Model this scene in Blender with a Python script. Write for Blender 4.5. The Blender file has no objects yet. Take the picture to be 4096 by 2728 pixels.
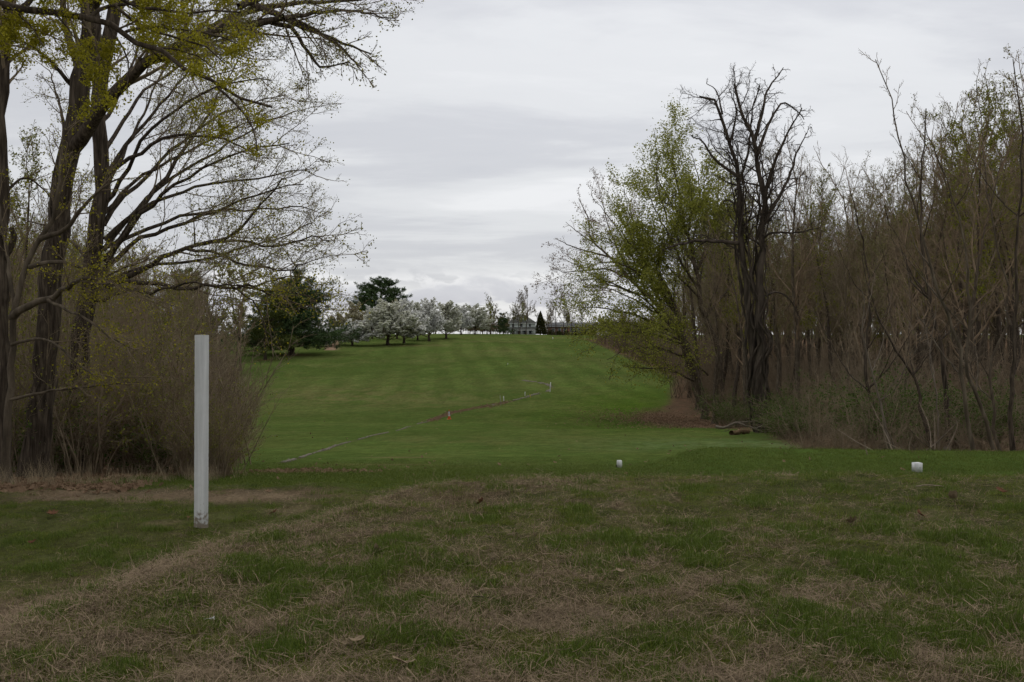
import bpy, math, random
import numpy as np

# ------------------------------------------------------------------ camera, sky, sun, exposure
F = 995.0                      # focal length in pixels of the 1024 wide frame
HV = 330.0                     # image row of the horizon
CZ = 1.6                       # eye height above the lower path
scene = bpy.context.scene
COL = scene.collection
cam_d = bpy.data.cameras.new("camera")
cam = bpy.data.objects.new("camera", cam_d)
COL.objects.link(cam)
cam.location = (0, 0, CZ)
cam.rotation_euler = (math.radians(90) - math.atan((341 - HV) / F), 0, 0)
cam_d.sensor_width = 36
cam_d.lens = 36 * F / 1024
cam_d.clip_start = 0.1
cam_d.clip_end = 6000
scene.camera = cam

SUN_EL, SUN_AZ = math.radians(56), math.radians(14)      # azimuth to the right of the view axis (+y)
world = bpy.data.worlds.new("World")
scene.world = world
world.use_nodes = True


def build_sky():
    nt = world.node_tree
    N, L = nt.nodes, nt.links
    N.clear()
    out = N.new("ShaderNodeOutputWorld")
    bg = N.new("ShaderNodeBackground")
    bg.inputs["Strength"].default_value = 0.10
    L.new(bg.outputs[0], out.inputs[0])
    sky = N.new("ShaderNodeTexSky")
    sky.sky_type = 'NISHITA'
    sky.sun_disc = False
    sky.sun_elevation = SUN_EL
    sky.sun_rotation = SUN_AZ
    tc = N.new("ShaderNodeTexCoord")
    sep = N.new("ShaderNodeSeparateXYZ")
    L.new(tc.outputs["Generated"], sep.inputs[0])

    def math_(op, a, b=None, c=None, clamp=False):
        n = N.new("ShaderNodeMath")
        n.operation = op
        n.use_clamp = clamp
        for i, s in enumerate((a, b, c)):
            if s is None:
                continue
            if isinstance(s, (int, float)):
                n.inputs[i].default_value = s
            else:
                L.new(s, n.inputs[i])
        return n.outputs[0]

    def ramp(fac, stops, mode='EASE'):
        n = N.new("ShaderNodeValToRGB")
        n.color_ramp.interpolation = mode
        el = n.color_ramp.elements
        el[0].position, el[0].color = stops[0][0], (*stops[0][1], 1)
        el[1].position, el[1].color = stops[-1][0], (*stops[-1][1], 1)
        for p, c in stops[1:-1]:
            e = el.new(p)
            e.color = (*c, 1)
        L.new(fac, n.inputs[0])
        return n.outputs[0]

    def noise(vec, scale, detail=4, rough=.5, dist=0.0):
        n = N.new("ShaderNodeTexNoise")
        n.inputs["Scale"].default_value = scale
        n.inputs["Detail"].default_value = detail
        n.inputs["Roughness"].default_value = rough
        n.inputs["Distortion"].default_value = dist
        L.new(vec, n.inputs["Vector"])
        return n.outputs[0]

    x, y, z = sep.outputs
    # high cloud deck on a flat layer: direction projected on a plane overhead
    zz = math_('ADD', math_('MAXIMUM', z, 0.0), 0.10)
    comb = N.new("ShaderNodeCombineXYZ")
    L.new(math_('DIVIDE', x, zz), comb.inputs[0])
    L.new(math_('DIVIDE', y, zz), comb.inputs[1])
    mp = N.new("ShaderNodeMapping")
    mp.inputs["Rotation"].default_value = (0, 0, 0.16)
    mp.inputs["Scale"].default_value = (0.42, 0.72, 1)
    mp.inputs["Location"].default_value = (1.7, 0.45, 0)
    L.new(comb.outputs[0], mp.inputs[0])
    n1 = noise(mp.outputs[0], 0.9, 7, .54, .9)
    n2 = noise(mp.outputs[0], 3.1, 6, .6, .3)
    deck = math_('ADD', math_('MULTIPLY', n1, .74), math_('MULTIPLY', n2, .26))
    deckc = ramp(deck, [(.33, (6.1, 6.25, 6.7)), (.44, (6.7, 6.8, 7.15)), (.55, (7.9, 8.0, 8.2)), (.66, (9.0, 9.05, 9.2))])
    # glow of the hidden sun behind the deck
    dotn = N.new("ShaderNodeVectorMath")
    dotn.operation = 'DOT_PRODUCT'
    L.new(tc.outputs["Generated"], dotn.inputs[0])
    dotn.inputs[1].default_value = (math.sin(SUN_AZ) * math.cos(SUN_EL), math.cos(SUN_AZ) * math.cos(SUN_EL), math.sin(SUN_EL))
    glow = math_('POWER', math_('MAXIMUM', dotn.outputs["Value"], 0.0), 4.0)
    glow = math_('ADD', math_('MULTIPLY', glow, .52), .88)
    dk = N.new("ShaderNodeVectorMath")
    dk.operation = 'SCALE'
    L.new(deckc, dk.inputs[0])
    L.new(glow, dk.inputs["Scale"])
    # pale gap between deck and skyline
    el_ = math_('ARCSINE', z)
    gapm = ramp(el_, [(0.0, (1, 1, 1)), (0.028, (.75, .75, .75)), (0.06, (0, 0, 0))])
    mixg = N.new("ShaderNodeMix")
    mixg.data_type = 'RGBA'
    L.new(math_('MULTIPLY', gapm, .7), mixg.inputs["Factor"])
    L.new(dk.outputs[0], mixg.inputs["A"])
    mixg.inputs["B"].default_value = (8.5, 8.5, 8.5, 1)
    # low bank of cumulus close to the skyline
    az = math_('ARCTAN2', x, y)
    c2 = N.new("ShaderNodeCombineXYZ")
    L.new(math_("MULTIPLY", az, 17.0), c2.inputs[0])
    L.new(math_("MULTIPLY", el_, 34.0), c2.inputs[1])
    c2.inputs[2].default_value = 1.1
    nb = noise(c2.outputs[0], 1.0, 6, .55, .2)
    band = ramp(el_, [(0.016, (0, 0, 0)), (0.026, (1, 1, 1)), (0.044, (1, 1, 1)), (0.066, (0, 0, 0))])
    bm = math_('MULTIPLY', band, ramp(math_("SUBTRACT", nb, math_("MULTIPLY", el_, 1.2)), [(.40, (0, 0, 0)), (.47, (1, 1, 1))]))
    bankc = ramp(math_("ADD", el_, math_("MULTIPLY", math_("SUBTRACT", nb, .5), -.06)), [(0.018, (5.3, 5.4, 6.0)), (0.034, (6.2, 6.3, 6.8)), (0.052, (9.3, 9.3, 9.4))])
    mixb = N.new("ShaderNodeMix")
    mixb.data_type = 'RGBA'
    L.new(math_('MULTIPLY', bm, .9), mixb.inputs["Factor"])
    L.new(mixg.outputs["Result"], mixb.inputs["A"])
    L.new(bankc, mixb.inputs["B"])
    # a little of the clear sky's colour shows through the deck
    mixs = N.new("ShaderNodeMix")
    mixs.data_type = 'RGBA'
    mixs.inputs["Factor"].default_value = 0.94
    L.new(sky.outputs[0], mixs.inputs["A"])
    L.new(mixb.outputs["Result"], mixs.inputs["B"])
    L.new(mixs.outputs["Result"], bg.inputs["Color"])


build_sky()
sun_d = bpy.data.lights.new("sun", 'SUN')
sun_d.energy = 0.7
sun_d.angle = math.radians(35)
sun_d.color = (1.0, .96, .9)
sun = bpy.data.objects.new("sun", sun_d)
COL.objects.link(sun)
sun.rotation_euler = (math.radians(90) - SUN_EL, 0, math.pi - SUN_AZ)
vs = scene.view_settings
vs.view_transform = 'Standard'
vs.look = 'None'
vs.exposure = 0.0
vs.gamma = 1.0
vs.use_curve_mapping = False
scene.render.engine = 'CYCLES'
cy = scene.cycles
cy.use_denoising = True
cy.max_bounces = 4
cy.use_adaptive_sampling = True
cy.adaptive_threshold = 0.03
cy.diffuse_bounces = 2
cy.glossy_bounces = 2
cy.transmission_bounces = 2
cy.transparent_max_bounces = 8
cy.caustics_reflective = False
cy.caustics_refractive = False

# ------------------------------------------------------------------ numeric helpers
TAB = np.random.RandomState(5).rand(256, 256)


def vnoise(x, y, seed=0):
    x = np.asarray(x, float) + seed * 17.13
    y = np.asarray(y, float) + seed * 9.71
    xi, yi = np.floor(x).astype(int), np.floor(y).astype(int)
    fx, fy = x - xi, y - yi
    fx, fy = fx * fx * (3 - 2 * fx), fy * fy * (3 - 2 * fy)
    a, b = TAB[xi & 255, yi & 255], TAB[(xi + 1) & 255, yi & 255]
    c, d = TAB[xi & 255, (yi + 1) & 255], TAB[(xi + 1) & 255, (yi + 1) & 255]
    return (a * (1 - fx) + b * fx) * (1 - fy) + (c * (1 - fx) + d * fx) * fy


def fbm(x, y, seed=0, octaves=4):
    s, amp, tot = 0, 1.0, 0
    for o in range(octaves):
        s = s + amp * vnoise(x * 2 ** o, y * 2 ** o, seed + o * 3)
        tot += amp
        amp *= .55
    return s / tot


def sst(a, b, x):
    t = np.clip((np.asarray(x, float) - a) / (b - a), 0, 1)
    return t * t * (3 - 2 * t)


def norm(v):
    return v / np.maximum(np.linalg.norm(v, axis=-1, keepdims=True), 1e-9)


PY = np.array([-40, -8, 0, 8.2, 10, 13, 16, 20, 38, 55, 76, 105, 125, 155, 190, 230, 270, 300, 340, 400, 600, 3000.])
PZ = np.array([-2.0, -2.0, -1.93, -1.64, -1.70, -1.95, -2.32, -2.75, -4.3, -5.6, -6.8, -7.4, -7.2, -6.2, -4.8, -3.1, -2.2, -1.65, -1.4, -1.7, -3.5, -16.])


def _slopes():
    h = np.diff(PY)
    d = np.diff(PZ) / h
    m = np.zeros(len(PY))
    m[0], m[-1] = d[0], d[-1]
    for i in range(1, len(PY) - 1):
        if d[i - 1] * d[i] > 0:
            w1, w2 = 2 * h[i] + h[i - 1], h[i] + 2 * h[i - 1]
            m[i] = (w1 + w2) / (w1 / d[i - 1] + w2 / d[i])
    return m


PM = _slopes()


def profile(y):
    y = np.clip(y, PY[0], PY[-1])
    i = np.clip(np.searchsorted(PY, y) - 1, 0, len(PY) - 2)
    h = PY[i + 1] - PY[i]
    t = (y - PY[i]) / h
    t2, t3 = t * t, t * t * t
    return (2 * t3 - 3 * t2 + 1) * PZ[i] + (t3 - 2 * t2 + t) * h * PM[i] + (-2 * t3 + 3 * t2) * PZ[i + 1] + (t3 - t2) * h * PM[i + 1]


def foot_x(y):
    return np.interp(y, [-8, 2, 4.0, 5.6, 6.9, 8.4, 9.7, 10.4], [-5.2, -3.9, -3.3, -2.88, -2.25, -1.55, -.75, .6])


def mound(x, y):
    """0..1 height of the grassy bank the photographer stands on"""
    e = x - foot_x(y) + .25 * (fbm(x * .8, y * .8, 3, 2) - .5)
    back = 1 - sst(7.7, 11.4, y - .05 * x)
    return sst(-.1, 1.45, e) * back


def tee(x, y):
    a = sst(.9, 2.6, x - .22 * (y - 13)) * (1 - sst(9.2, 12, x))
    b = sst(11.2, 12.8, y) * (1 - sst(16.8, 18.4, y + .12 * (x - 5)))
    return a * b


def height(x, y):
    x, y = np.asarray(x, float), np.asarray(y, float)
    z = profile(y)
    far = sst(60, 200, y)
    z = z + far * (fbm(x * .018, y * .018, 11, 3) - .5) * .8 + (1 - far) * sst(12, 40, y) * (fbm(x * .05, y * .05, 12, 3) - .5) * .5
    z = z - sst(250, 330, y) * sst(-5, 25, x) * .6
    # ground of the woods to the right stays up beside the tee, then follows
    z = z + sst(8, 20, x) * sst(14, 24, y) * (1 - sst(45, 75, y)) * .5
    m = mound(x, y)
    top = -1.17 - .006 * y - .012 * np.clip(x - 3, 0, 6) + .06 * (fbm(x * .5, y * .5, 14, 2) - .5)
    z = z * (1 - m) + top * m
    t = tee(x, y)
    z = z * (1 - t) + t * (-2.03 + .004 * (x - 4))
    # low tee on the left of the valley
    lt = sst(-40.5, -38.5, x) * (1 - sst(-33, -29, x)) * sst(138, 142, y) * (1 - sst(154, 158, y))
    z = z + lt * .8
    near = 1 - sst(14, 26, y)
    z = z + near * ((fbm(x * 1.7, y * 1.7, 21, 3) - .5) * .07 + (fbm(x * 7, y * 7, 22, 2) - .5) * .025 * (1 - t))
    return z + CZ


YS = np.geomspace(2.5, 900, 9000)


def gp(u, v):
    """ground point seen at frame position u, v"""
    x = (u - 512) / F * YS
    zr = CZ - (v - HV) / F * YS
    d = zr - height(x, YS)
    i = np.argmax(d < 0)
    if d[i] >= 0:
        i = len(YS) - 1
    return np.array([x[i], YS[i], float(height(x[i], YS[i]))])


def at(u, y):
    """ground point below frame column u at distance y"""
    x = (u - 512) / F * y
    return np.array([x, y, float(height(x, y))])


def pt(u, v, y):
    return np.array([(u - 512) / F * y, y, CZ - (v - HV) / F * y])


# ------------------------------------------------------------------ mesh and object helpers
def tag(o, label=None, cat=None, group=None, kind=None):
    for k, v in (("label", label), ("category", cat), ("group", group), ("kind", kind)):
        if v:
            o[k] = v
    return o


def empty(name, loc=(0, 0, 0), rz=0.0):
    o = bpy.data.objects.new(name, None)
    COL.objects.link(o)
    o.location = loc
    o.rotation_euler = (0, 0, rz)
    o.empty_display_size = .2
    return o


def mesh_np(name, V, Q, mat=None, smooth=True, attrs=None):
    V = np.ascontiguousarray(V, np.float32)
    Q = np.ascontiguousarray(Q, np.int32)
    n, k = Q.shape
    me = bpy.data.meshes.new(name)
    me.vertices.add(len(V))
    me.vertices.foreach_set("co", V.ravel())
    me.loops.add(n * k)
    me.loops.foreach_set("vertex_index", Q.ravel())
    me.polygons.add(n)
    me.polygons.foreach_set("loop_start", np.arange(0, n * k, k, dtype=np.int32))
    me.polygons.foreach_set("loop_total", np.full(n, k, np.int32))
    if smooth:
        me.polygons.foreach_set("use_smooth", np.ones(n, bool))
    if mat:
        me.materials.append(mat)
    for an, arr in (attrs or {}).items():
        a = me.attributes.new(an, 'FLOAT_COLOR', 'POINT')
        c = np.ones((len(V), 4), np.float32)
        c[:, :3] = arr
        a.data.foreach_set("color", c.ravel())
    me.update(calc_edges=True)
    return me


def obj(name, me, parent=None, link=True):
    o = bpy.data.objects.new(name, me)
    if link:
        COL.objects.link(o)
    o.parent = parent
    return o


class Geo:
    """collects quads"""

    def __init__(self):
        self.v, self.q, self.n = [], [], 0

    def add(self, V, Q):
        V = np.asarray(V, float).reshape(-1, 3)
        self.v.append(V)
        self.q.append(np.asarray(Q, int) + self.n)
        self.n += len(V)
        return self

    def box(self, lo, hi):
        x0, y0, z0 = lo
        x1, y1, z1 = hi
        V = [(x0, y0, z0), (x1, y0, z0), (x1, y1, z0), (x0, y1, z0), (x0, y0, z1), (x1, y0, z1), (x1, y1, z1), (x0, y1, z1)]
        return self.add(V, [(3, 2, 1, 0), (4, 5, 6, 7), (0, 1, 5, 4), (1, 2, 6, 5), (2, 3, 7, 6), (3, 0, 4, 7)])

    def tubes(self, P, R, S):
        P, R = np.asarray(P, float), np.asarray(R, float)
        n, K, _ = P.shape
        T = norm(np.gradient(P, axis=1))
        mt = norm(T.mean(1))
        ref = np.where(np.abs(mt[:, 2:3]) < .8, np.array([[0, 0, 1.]]), np.array([[1., 0, 0]]))
        U = norm(np.cross(T, ref[:, None, :]))
        W = np.cross(T, U)
        a = np.arange(S) * 2 * np.pi / S
        ring = P[:, :, None] + R[:, :, None, None] * (np.cos(a)[None, None, :, None] * U[:, :, None] + np.sin(a)[None, None, :, None] * W[:, :, None])
        b = np.arange(n)[:, None, None] * K * S + np.arange(K - 1)[None, :, None] * S
        s = np.arange(S)[None, None, :]
        s1 = (s + 1) % S
        Q = np.stack([b + s, b + s1, b + S + s1, b + S + s], -1).reshape(-1, 4)
        return self.add(ring.reshape(-1, 3), Q)

    def kites(self, C, size, rng, up=0.0, aspect=.7):
        n = len(C)
        a = norm(rng.normal(size=(n, 3)))
        nn = norm(rng.normal(size=(n, 3)) + np.array([0, 0, up]))
        b = norm(np.cross(nn, a))
        a = np.cross(b, nn)
        s = (np.asarray(size) * rng.uniform(.6, 1.3, n))[:, None]
        V = np.stack([C - a * s * .5, C + b * s * aspect * .5, C + a * s * .5, C - b * s * aspect * .5], 1)
        return self.add(V.reshape(-1, 3), np.arange(4 * n).reshape(n, 4))

    def build(self, name, mat, parent=None, smooth=True, link=True):
        me = mesh_np(name, np.concatenate(self.v), np.concatenate(self.q), mat, smooth)
        return obj(name, me, parent, link)


def copy_tree(o, parent=None):
    c = o.copy()
    COL.objects.link(c)
    c.parent = parent
    for ch in o.children:
        copy_tree(ch, c)
    return c


# ------------------------------------------------------------------ materials
def mat(name, c1, c2=None, scale=4.0, rough=.9, bump=0.0, bscale=None, stretch=(1, 1, 1), island=None, trans=0.0, c3=None, spec=.06, attr=None):
    m = bpy.data.materials.new(name)
    m.use_nodes = True
    nt = m.node_tree
    N, L = nt.nodes, nt.links
    N.clear()
    out = N.new("ShaderNodeOutputMaterial")
    p = N.new("ShaderNodeBsdfPrincipled")
    p.inputs["Roughness"].default_value = rough
    p.inputs["Specular IOR Level"].default_value = spec
    tc = N.new("ShaderNodeTexCoord")
    mp = N.new("ShaderNodeMapping")
    mp.inputs["Scale"].default_value = stretch
    L.new(tc.outputs["Object"], mp.inputs[0])
    col = None
    if c2 is not None:
        if island:
            g = N.new("ShaderNodeNewGeometry")
            src = g.outputs["Random Per Island"]
        else:
            nz = N.new("ShaderNodeTexNoise")
            nz.inputs["Scale"].default_value = scale
            nz.inputs["Detail"].default_value = 6
            nz.inputs["Roughness"].default_value = .62
            L.new(mp.outputs[0], nz.inputs[0])
            src = nz.outputs[0]
        r = N.new("ShaderNodeValToRGB")
        e = r.color_ramp.elements
        e[0].color, e[1].color = (*c1, 1), (*c2, 1)
        if not island:
            e[0].position, e[1].position = .33, .67
        if c3:
            k = e.new(.5)
            k.color = (*c3, 1)
        L.new(src, r.inputs[0])
        col = r.outputs[0]
        L.new(col, p.inputs["Base Color"])
    else:
        p.inputs["Base Color"].default_value = (*c1, 1)
    if bump:
        nb = N.new("ShaderNodeTexNoise")
        nb.inputs["Scale"].default_value = bscale or scale * 3
        nb.inputs["Detail"].default_value = 5
        L.new(mp.outputs[0], nb.inputs[0])
        bn = N.new("ShaderNodeBump")
        bn.inputs["Strength"].default_value = min(1, bump * 10)
        bn.inputs["Distance"].default_value = bump
        L.new(nb.outputs[0], bn.inputs["Height"])
        L.new(bn.outputs[0], p.inputs["Normal"])
    sh = p.outputs[0]
    if trans:
        t = N.new("ShaderNodeBsdfTranslucent")
        if col is not None:
            L.new(col, t.inputs[0])
        else:
            t.inputs[0].default_value = (*c1, 1)
        mx = N.new("ShaderNodeMixShader")
        mx.inputs[0].default_value = trans
        L.new(sh, mx.inputs[1])
        L.new(t.outputs[0], mx.inputs[2])
        sh = mx.outputs[0]
    L.new(sh, out.inputs[0])
    return m


BARK_DARK = mat("bark_dark", (.022, .017, .013), (.125, .098, .072), 26, .95, .02, 30, (1, 1, .10), c3=(.062, .048, .035))
BARK_GREY = mat("bark_grey", (.052, .041, .030), (.165, .132, .095), 9, .95, .012, 14, (1, 1, .25), c3=(.095, .075, .053))
BARK_TWIG = mat("bark_twig", (.112, .086, .056), (.285, .222, .148), 2, .95)
BARK_RED = mat("bark_red_twig", (.145, .104, .066), (.305, .222, .146), 2, .95)
BARK_BLACK = mat("bark_black", (.03, .024, .019), (.105, .083, .063), 4, .95, .02, 8, (1, 1, .25))
BARK_PALE = mat("bark_pale", (.10, .082, .062), (.22, .18, .14), 4, .95, .006, 10, (1, 1, .3))
DEADWOOD = mat("dead_wood", (.17, .13, .095), (.36, .29, .22), 6, .95)
LEAF_YELLOW = mat("maple_flowers", (.19, .18, .012), (.42, .375, .035), island=True, trans=.35, rough=.6)
LEAF_LIME = mat("lime_leaves", (.16, .18, .025), (.38, .375, .075), island=True, trans=.35, rough=.6)
LEAF_BUD = mat("bud_leaves", (.14, .14, .05), (.27, .25, .10), island=True, trans=.3)
LEAF_RED = mat("red_buds", (.16, .10, .075), (.26, .18, .13), island=True, trans=.2)
LEAF_SHRUB = mat("shrub_leaves", (.035, .070, .012), (.11, .16, .03), island=True, trans=.3, rough=.55)
LEAF_SHRUB_Y = mat("shrub_leaves_yellow", (.10, .115, .014), (.27, .265, .035), island=True, trans=.3, rough=.6)
BLOSSOM = mat("pear_blossom", (.66, .66, .60), (.90, .89, .85), island=True, trans=.25)
BLOSSOM_GREEN = mat("pear_blossom_green", (.42, .43, .28), (.88, .87, .80), island=True, trans=.25)
BLOSSOM_OLIVE = mat("pear_young_leaves", (.27, .24, .14), (.60, .56, .42), island=True, trans=.25)
NEEDLE = mat("pine_needles", (.028, .052, .02), (.10, .145, .055), island=True, trans=.12, rough=.6)
NEEDLE_Y = mat("pine_needles_yellow", (.04, .055, .014), (.11, .125, .03), island=True, trans=.12, rough=.6)
CEDAR = mat("cedar_foliage", (.02, .028, .010), (.07, .066, .02), island=True, trans=.1)
STRAW = mat("dry_straw", (.085, .062, .039), (.32, .24, .155), island=True, trans=.15)
STRAW_PALE = mat("dry_tall_grass", (.22, .17, .10), (.42, .34, .22), island=True, trans=.2)
GRASS = mat("grass_blades", (.088, .115, .016), (.22, .24, .044), island=True, trans=.3, rough=.5)
GRASS_DEEP = mat("grass_blades_deep", (.064, .100, .016), (.15, .195, .036), island=True, trans=.3, rough=.5)
GRASS_CLIP = mat("clipped_blades", (.075, .105, .018), (.155, .19, .04), island=True, trans=.3, rough=.5)
DEADLEAF = mat("dead_leaves", (.10, .062, .038), (.34, .23, .145), island=True, trans=.15)
LEAF_BROWN = mat("fallen_leaf_brown", (.09, .042, .024), (.17, .085, .045), 20, .8)
LEAF_TAN = mat("fallen_leaf_tan", (.19, .14, .085), (.33, .25, .165), 20, .8)
STONE = mat("ditch_stone", (.09, .078, .058), (.27, .24, .19), island=True)
WHITE = mat("white_paint", (.50, .505, .49), (.71, .71, .69), 16, .6, .004, 60, (1, 1, .06), spec=.25)
WHITE_STAKE = mat("stake_white", (.60, .60, .58), (.76, .76, .74), 14, .6)

# ------------------------------------------------------------------ the ground


def woods_edge(y):
    """x of the edge of the woods on the right"""
    return np.interp(y, [0, 12, 17, 22, 32, 45, 60, 77, 100, 140, 228, 320], [14, 11.5, 8.4, 7.6, 9.0, 11.5, 11.2, 10.8, 15.5, 23, 19.5, 18])


def woods_edge_left(y):
    return np.interp(y, [0, 6, 11.2, 13, 15, 25, 60, 100, 155, 170, 240], [-12, -9, -5.7, -4.9, -4.9, -7.6, -16.8, -27.5, -43, -52, -77])


DITCH_UV = [(282, 463), (297, 459), (310, 454.5), (335, 446), (361, 439), (386, 433), (405, 428), (422, 423), (437, 418), (455, 412), (480, 407.5), (503, 403), (530, 396), (547, 391.5), (552.5, 387.5), (546, 384), (535, 382), (523, 380.5)]
DITCH = np.array([gp(u, v) for u, v in DITCH_UV])


def seg_dist(x, y, P):
    d = np.full(np.shape(x), 1e9)
    tt = np.zeros(np.shape(x))
    for i in range(len(P) - 1):
        ax, ay = P[i][:2]
        bx, by = P[i + 1][:2]
        L2 = (bx - ax) ** 2 + (by - ay) ** 2
        t = np.clip(((x - ax) * (bx - ax) + (y - ay) * (by - ay)) / L2, 0, 1)
        q = np.hypot(x - ax - t * (bx - ax), y - ay - t * (by - ay))
        m = q < d
        d = np.where(m, q, d)
        tt = np.where(m, (i + t) / (len(P) - 1), tt)
    return d, tt


def spot(x, y, c, rx, ry, rot=0.0):
    dx, dy = x - c[0], y - c[1]
    a, b = math.cos(rot), math.sin(rot)
    return np.exp(-(((dx * a + dy * b) / rx) ** 2 + ((-dx * b + dy * a) / ry) ** 2))


def masks(x, y):
    """cover of the ground: how green, how strawy, how bare, how littered"""
    n1 = fbm(x * 1.1, y * 1.1, 31, 4)
    n2 = fbm(x * .45, y * .45, 32, 4)
    n3 = fbm(x * 3.4, y * 3.4, 33, 3)
    m = mound(x, y)
    t = tee(x, y)
    near = (1 - sst(10.6, 12.4, y)) * (1 - t)
    # straw on the bank
    n5 = fbm(x * 7.5, y * 7.5, 37, 3)
    straw = sst(.43, .68, .20 * n1 + .18 * n2 + .26 * n3 + .36 * n5 - .02 * np.clip(x, 0, 3)) * sst(.12, .6, m) * near * .9
    slope = np.exp(-((x - foot_x(y) - .8) / .75) ** 2) * near * (1 - sst(9.0, 10.2, y))
    straw = np.maximum(straw, slope * sst(.36, .55, .5 * n1 + .5 * n3 + .09))
    # trodden earth at the foot of the bank and beside the post
    foot = np.exp(-((x - foot_x(y) + .1) / (1.25 - .10 * y)) ** 2) * (1 - sst(5.8, 7.4, y))
    bare = foot * sst(.34, .56, .5 * n2 + .5 * n3 + .08)
    strip = sst(9.4, 9.9, y + .35 * (n1 - .5) * 2) * (1 - sst(10.7, 11.3, y + .5 * (n1 - .5) * 2)) * sst(-5.8, -4.6, x) * (1 - sst(-2.4, -1.5, x))
    bare = np.maximum(bare, strip * sst(.36, .52, .5 * n2 + .5 * n1 + .03))
    bare = np.maximum(bare, (1 - m) * near * sst(.60, .74, n1 * .6 + n3 * .4) * .55)
    # litter below the woods
    we, wl = woods_edge(y), woods_edge_left(y)
    lit = sst(-.6, .8, x - we + 1.4 * (n2 - .5)) * sst(12, 14.5, y)
    lit = np.maximum(lit, np.clip(spot(x, y, gp(690, 419), 6.0, 13) * 1.5 * sst(-2.5, .0, x - we + 2.2 * (n2 - .5)), 0, 1))
    lit = np.maximum(lit, sst(-.5, .7, wl - x + 1.6 * (n2 - .5)) * sst(10.6, 11.4, y))
    lit = lit * (1 - t * .999) * (1 - sst(255, 300, y))
    return dict(straw=straw, bare=bare, lit=lit, near=near, tee=t, mound=m, n1=n1, n2=n2, n3=n3)


def ground_colour(x, y):
    k = masks(x, y)
    nb = fbm(x * .06, y * .06, 41, 4)
    nc = fbm(x * .22, y * .10, 42, 4)
    nd = fbm(x * .9, y * .45, 43, 3)
    c = np.zeros(x.shape + (3,))
    fair = np.array([.062, .092, .022])
    lush = np.array([.060, .104, .014])
    dry = np.array([.125, .120, .047])
    c[:] = fair
    a = sst(.3, .7, nb)[..., None]
    c = c * (1 - a) + (fair * 1.18) * a
    w = (spot(x, y, gp(640, 408), 9, 34, -.1) * .9)[..., None]
    c = c * (1 - w) + lush * w
    # dry patches
    d = sst(.42, .66, nc * .5 + nb * .25 + nd * .25) * .28 * sst(18, 30, y)
    for u, v, rx, ry, s in ((330, 396, 16, 20, .75), (400, 400, 17, 18, .6), (300, 392, 9, 14, .5), (375, 404, 12, 10, .5), (500, 341.5, 14, 7, .6), (552, 337.5, 26, 8, .8), (420, 345.6, 11, 5, .9),
                            (350, 348, 16, 3, .5), (470, 337.5, 16, 6, .5), (500, 351, 9, 4, .6), (480, 356, 18, 4, .3), (330, 470, 2.0, 1.2, .5), (420, 466, 3, 2.2, .35), (440, 441, 5, 6, .35)):
        g = gp(u, v)
        d = np.maximum(d, spot(x, y, g, rx, ry) * s * sst(.30, .62, nd * .55 + nc * .45))
    for u, v, rx, ry in ((400, 457.5, .9, .45), (388, 464.5, 1.0, .4), (362, 470, .9, .3)):
        g = gp(u, v)
        d = np.maximum(d, spot(x, y, g, rx, ry, -.15) * 1.4)
    d = np.clip(d, 0, 1)[..., None]
    c = c * (1 - d) + dry * d
    # mowing passes: the grass leans one way and then the other
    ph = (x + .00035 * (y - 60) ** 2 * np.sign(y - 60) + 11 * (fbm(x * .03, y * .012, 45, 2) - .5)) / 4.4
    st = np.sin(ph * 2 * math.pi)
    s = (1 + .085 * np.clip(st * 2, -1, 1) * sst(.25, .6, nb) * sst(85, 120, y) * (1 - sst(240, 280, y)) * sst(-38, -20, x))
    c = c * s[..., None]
    # fine unevenness
    c = c * (.82 + .36 * k['n1'])[..., None]
    # pale weeds at the wood's edge behind the tee
    w = (spot(x, y, gp(745, 444), 4.5, 5) * .7 * sst(.3, .6, k['n3']))[..., None]
    c = c * (1 - w) + np.array([.12, .17, .07]) * w
    # near lawn, soil below the blades
    nr = k['near'][..., None]
    soil = np.array([.060, .066, .024]) * (.65 + .7 * k['n3'])[..., None]
    c = c * (1 - nr) + soil * nr
    tt = k['tee'][..., None]
    c = c * (1 - tt) + np.array([.062, .098, .021]) * (.8 + .4 * k['n3'])[..., None] * tt
    for key, cc in (('straw', (.090, .068, .040)), ('bare', (.165, .125, .080)), ('lit', (.105, .070, .046))):
        w = np.clip(k[key] * (.95 if key != 'bare' else .9), 0, 1)[..., None]
        c = c * (1 - w) + np.array(cc) * (.65 + .7 * k['n3'])[..., None] * w
    dd, dt = seg_dist(x, y, DITCH)
    w = ((1 - sst(.03, .12 + .0012 * y, dd)) * .75 * sst(.25, .6, vnoise(dt * 90, dt * 0, 6)) * sst(12, 18, y))[..., None]
    c = c * (1 - w) + np.array([.085, .072, .046]) * w
    # cart track up the slope beside the big pine
    dd, _ = seg_dist(x, y, TRACK)
    w = (1 - sst(.95, 1.5, dd + .3 * (nd - .5)))[..., None]
    c = c * (1 - w) + np.array([.23, .165, .11]) * (.85 + .3 * nd)[..., None] * w
    # needle beds below the pines
    for (u, y0, r) in ((291, 190, 3.0), (265.5, 176, 1.6)):
        g = at(u, y0)
        w = (spot(x, y, g, r, r) * .85)[..., None]
        c = c * (1 - w) + np.array([.12, .065, .04]) * w
    return np.clip(c, .004, 1)


TRACK = np.array([gp(331, 350.2), gp(332, 346), gp(332.8, 342), gp(333.2, 339)])


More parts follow.
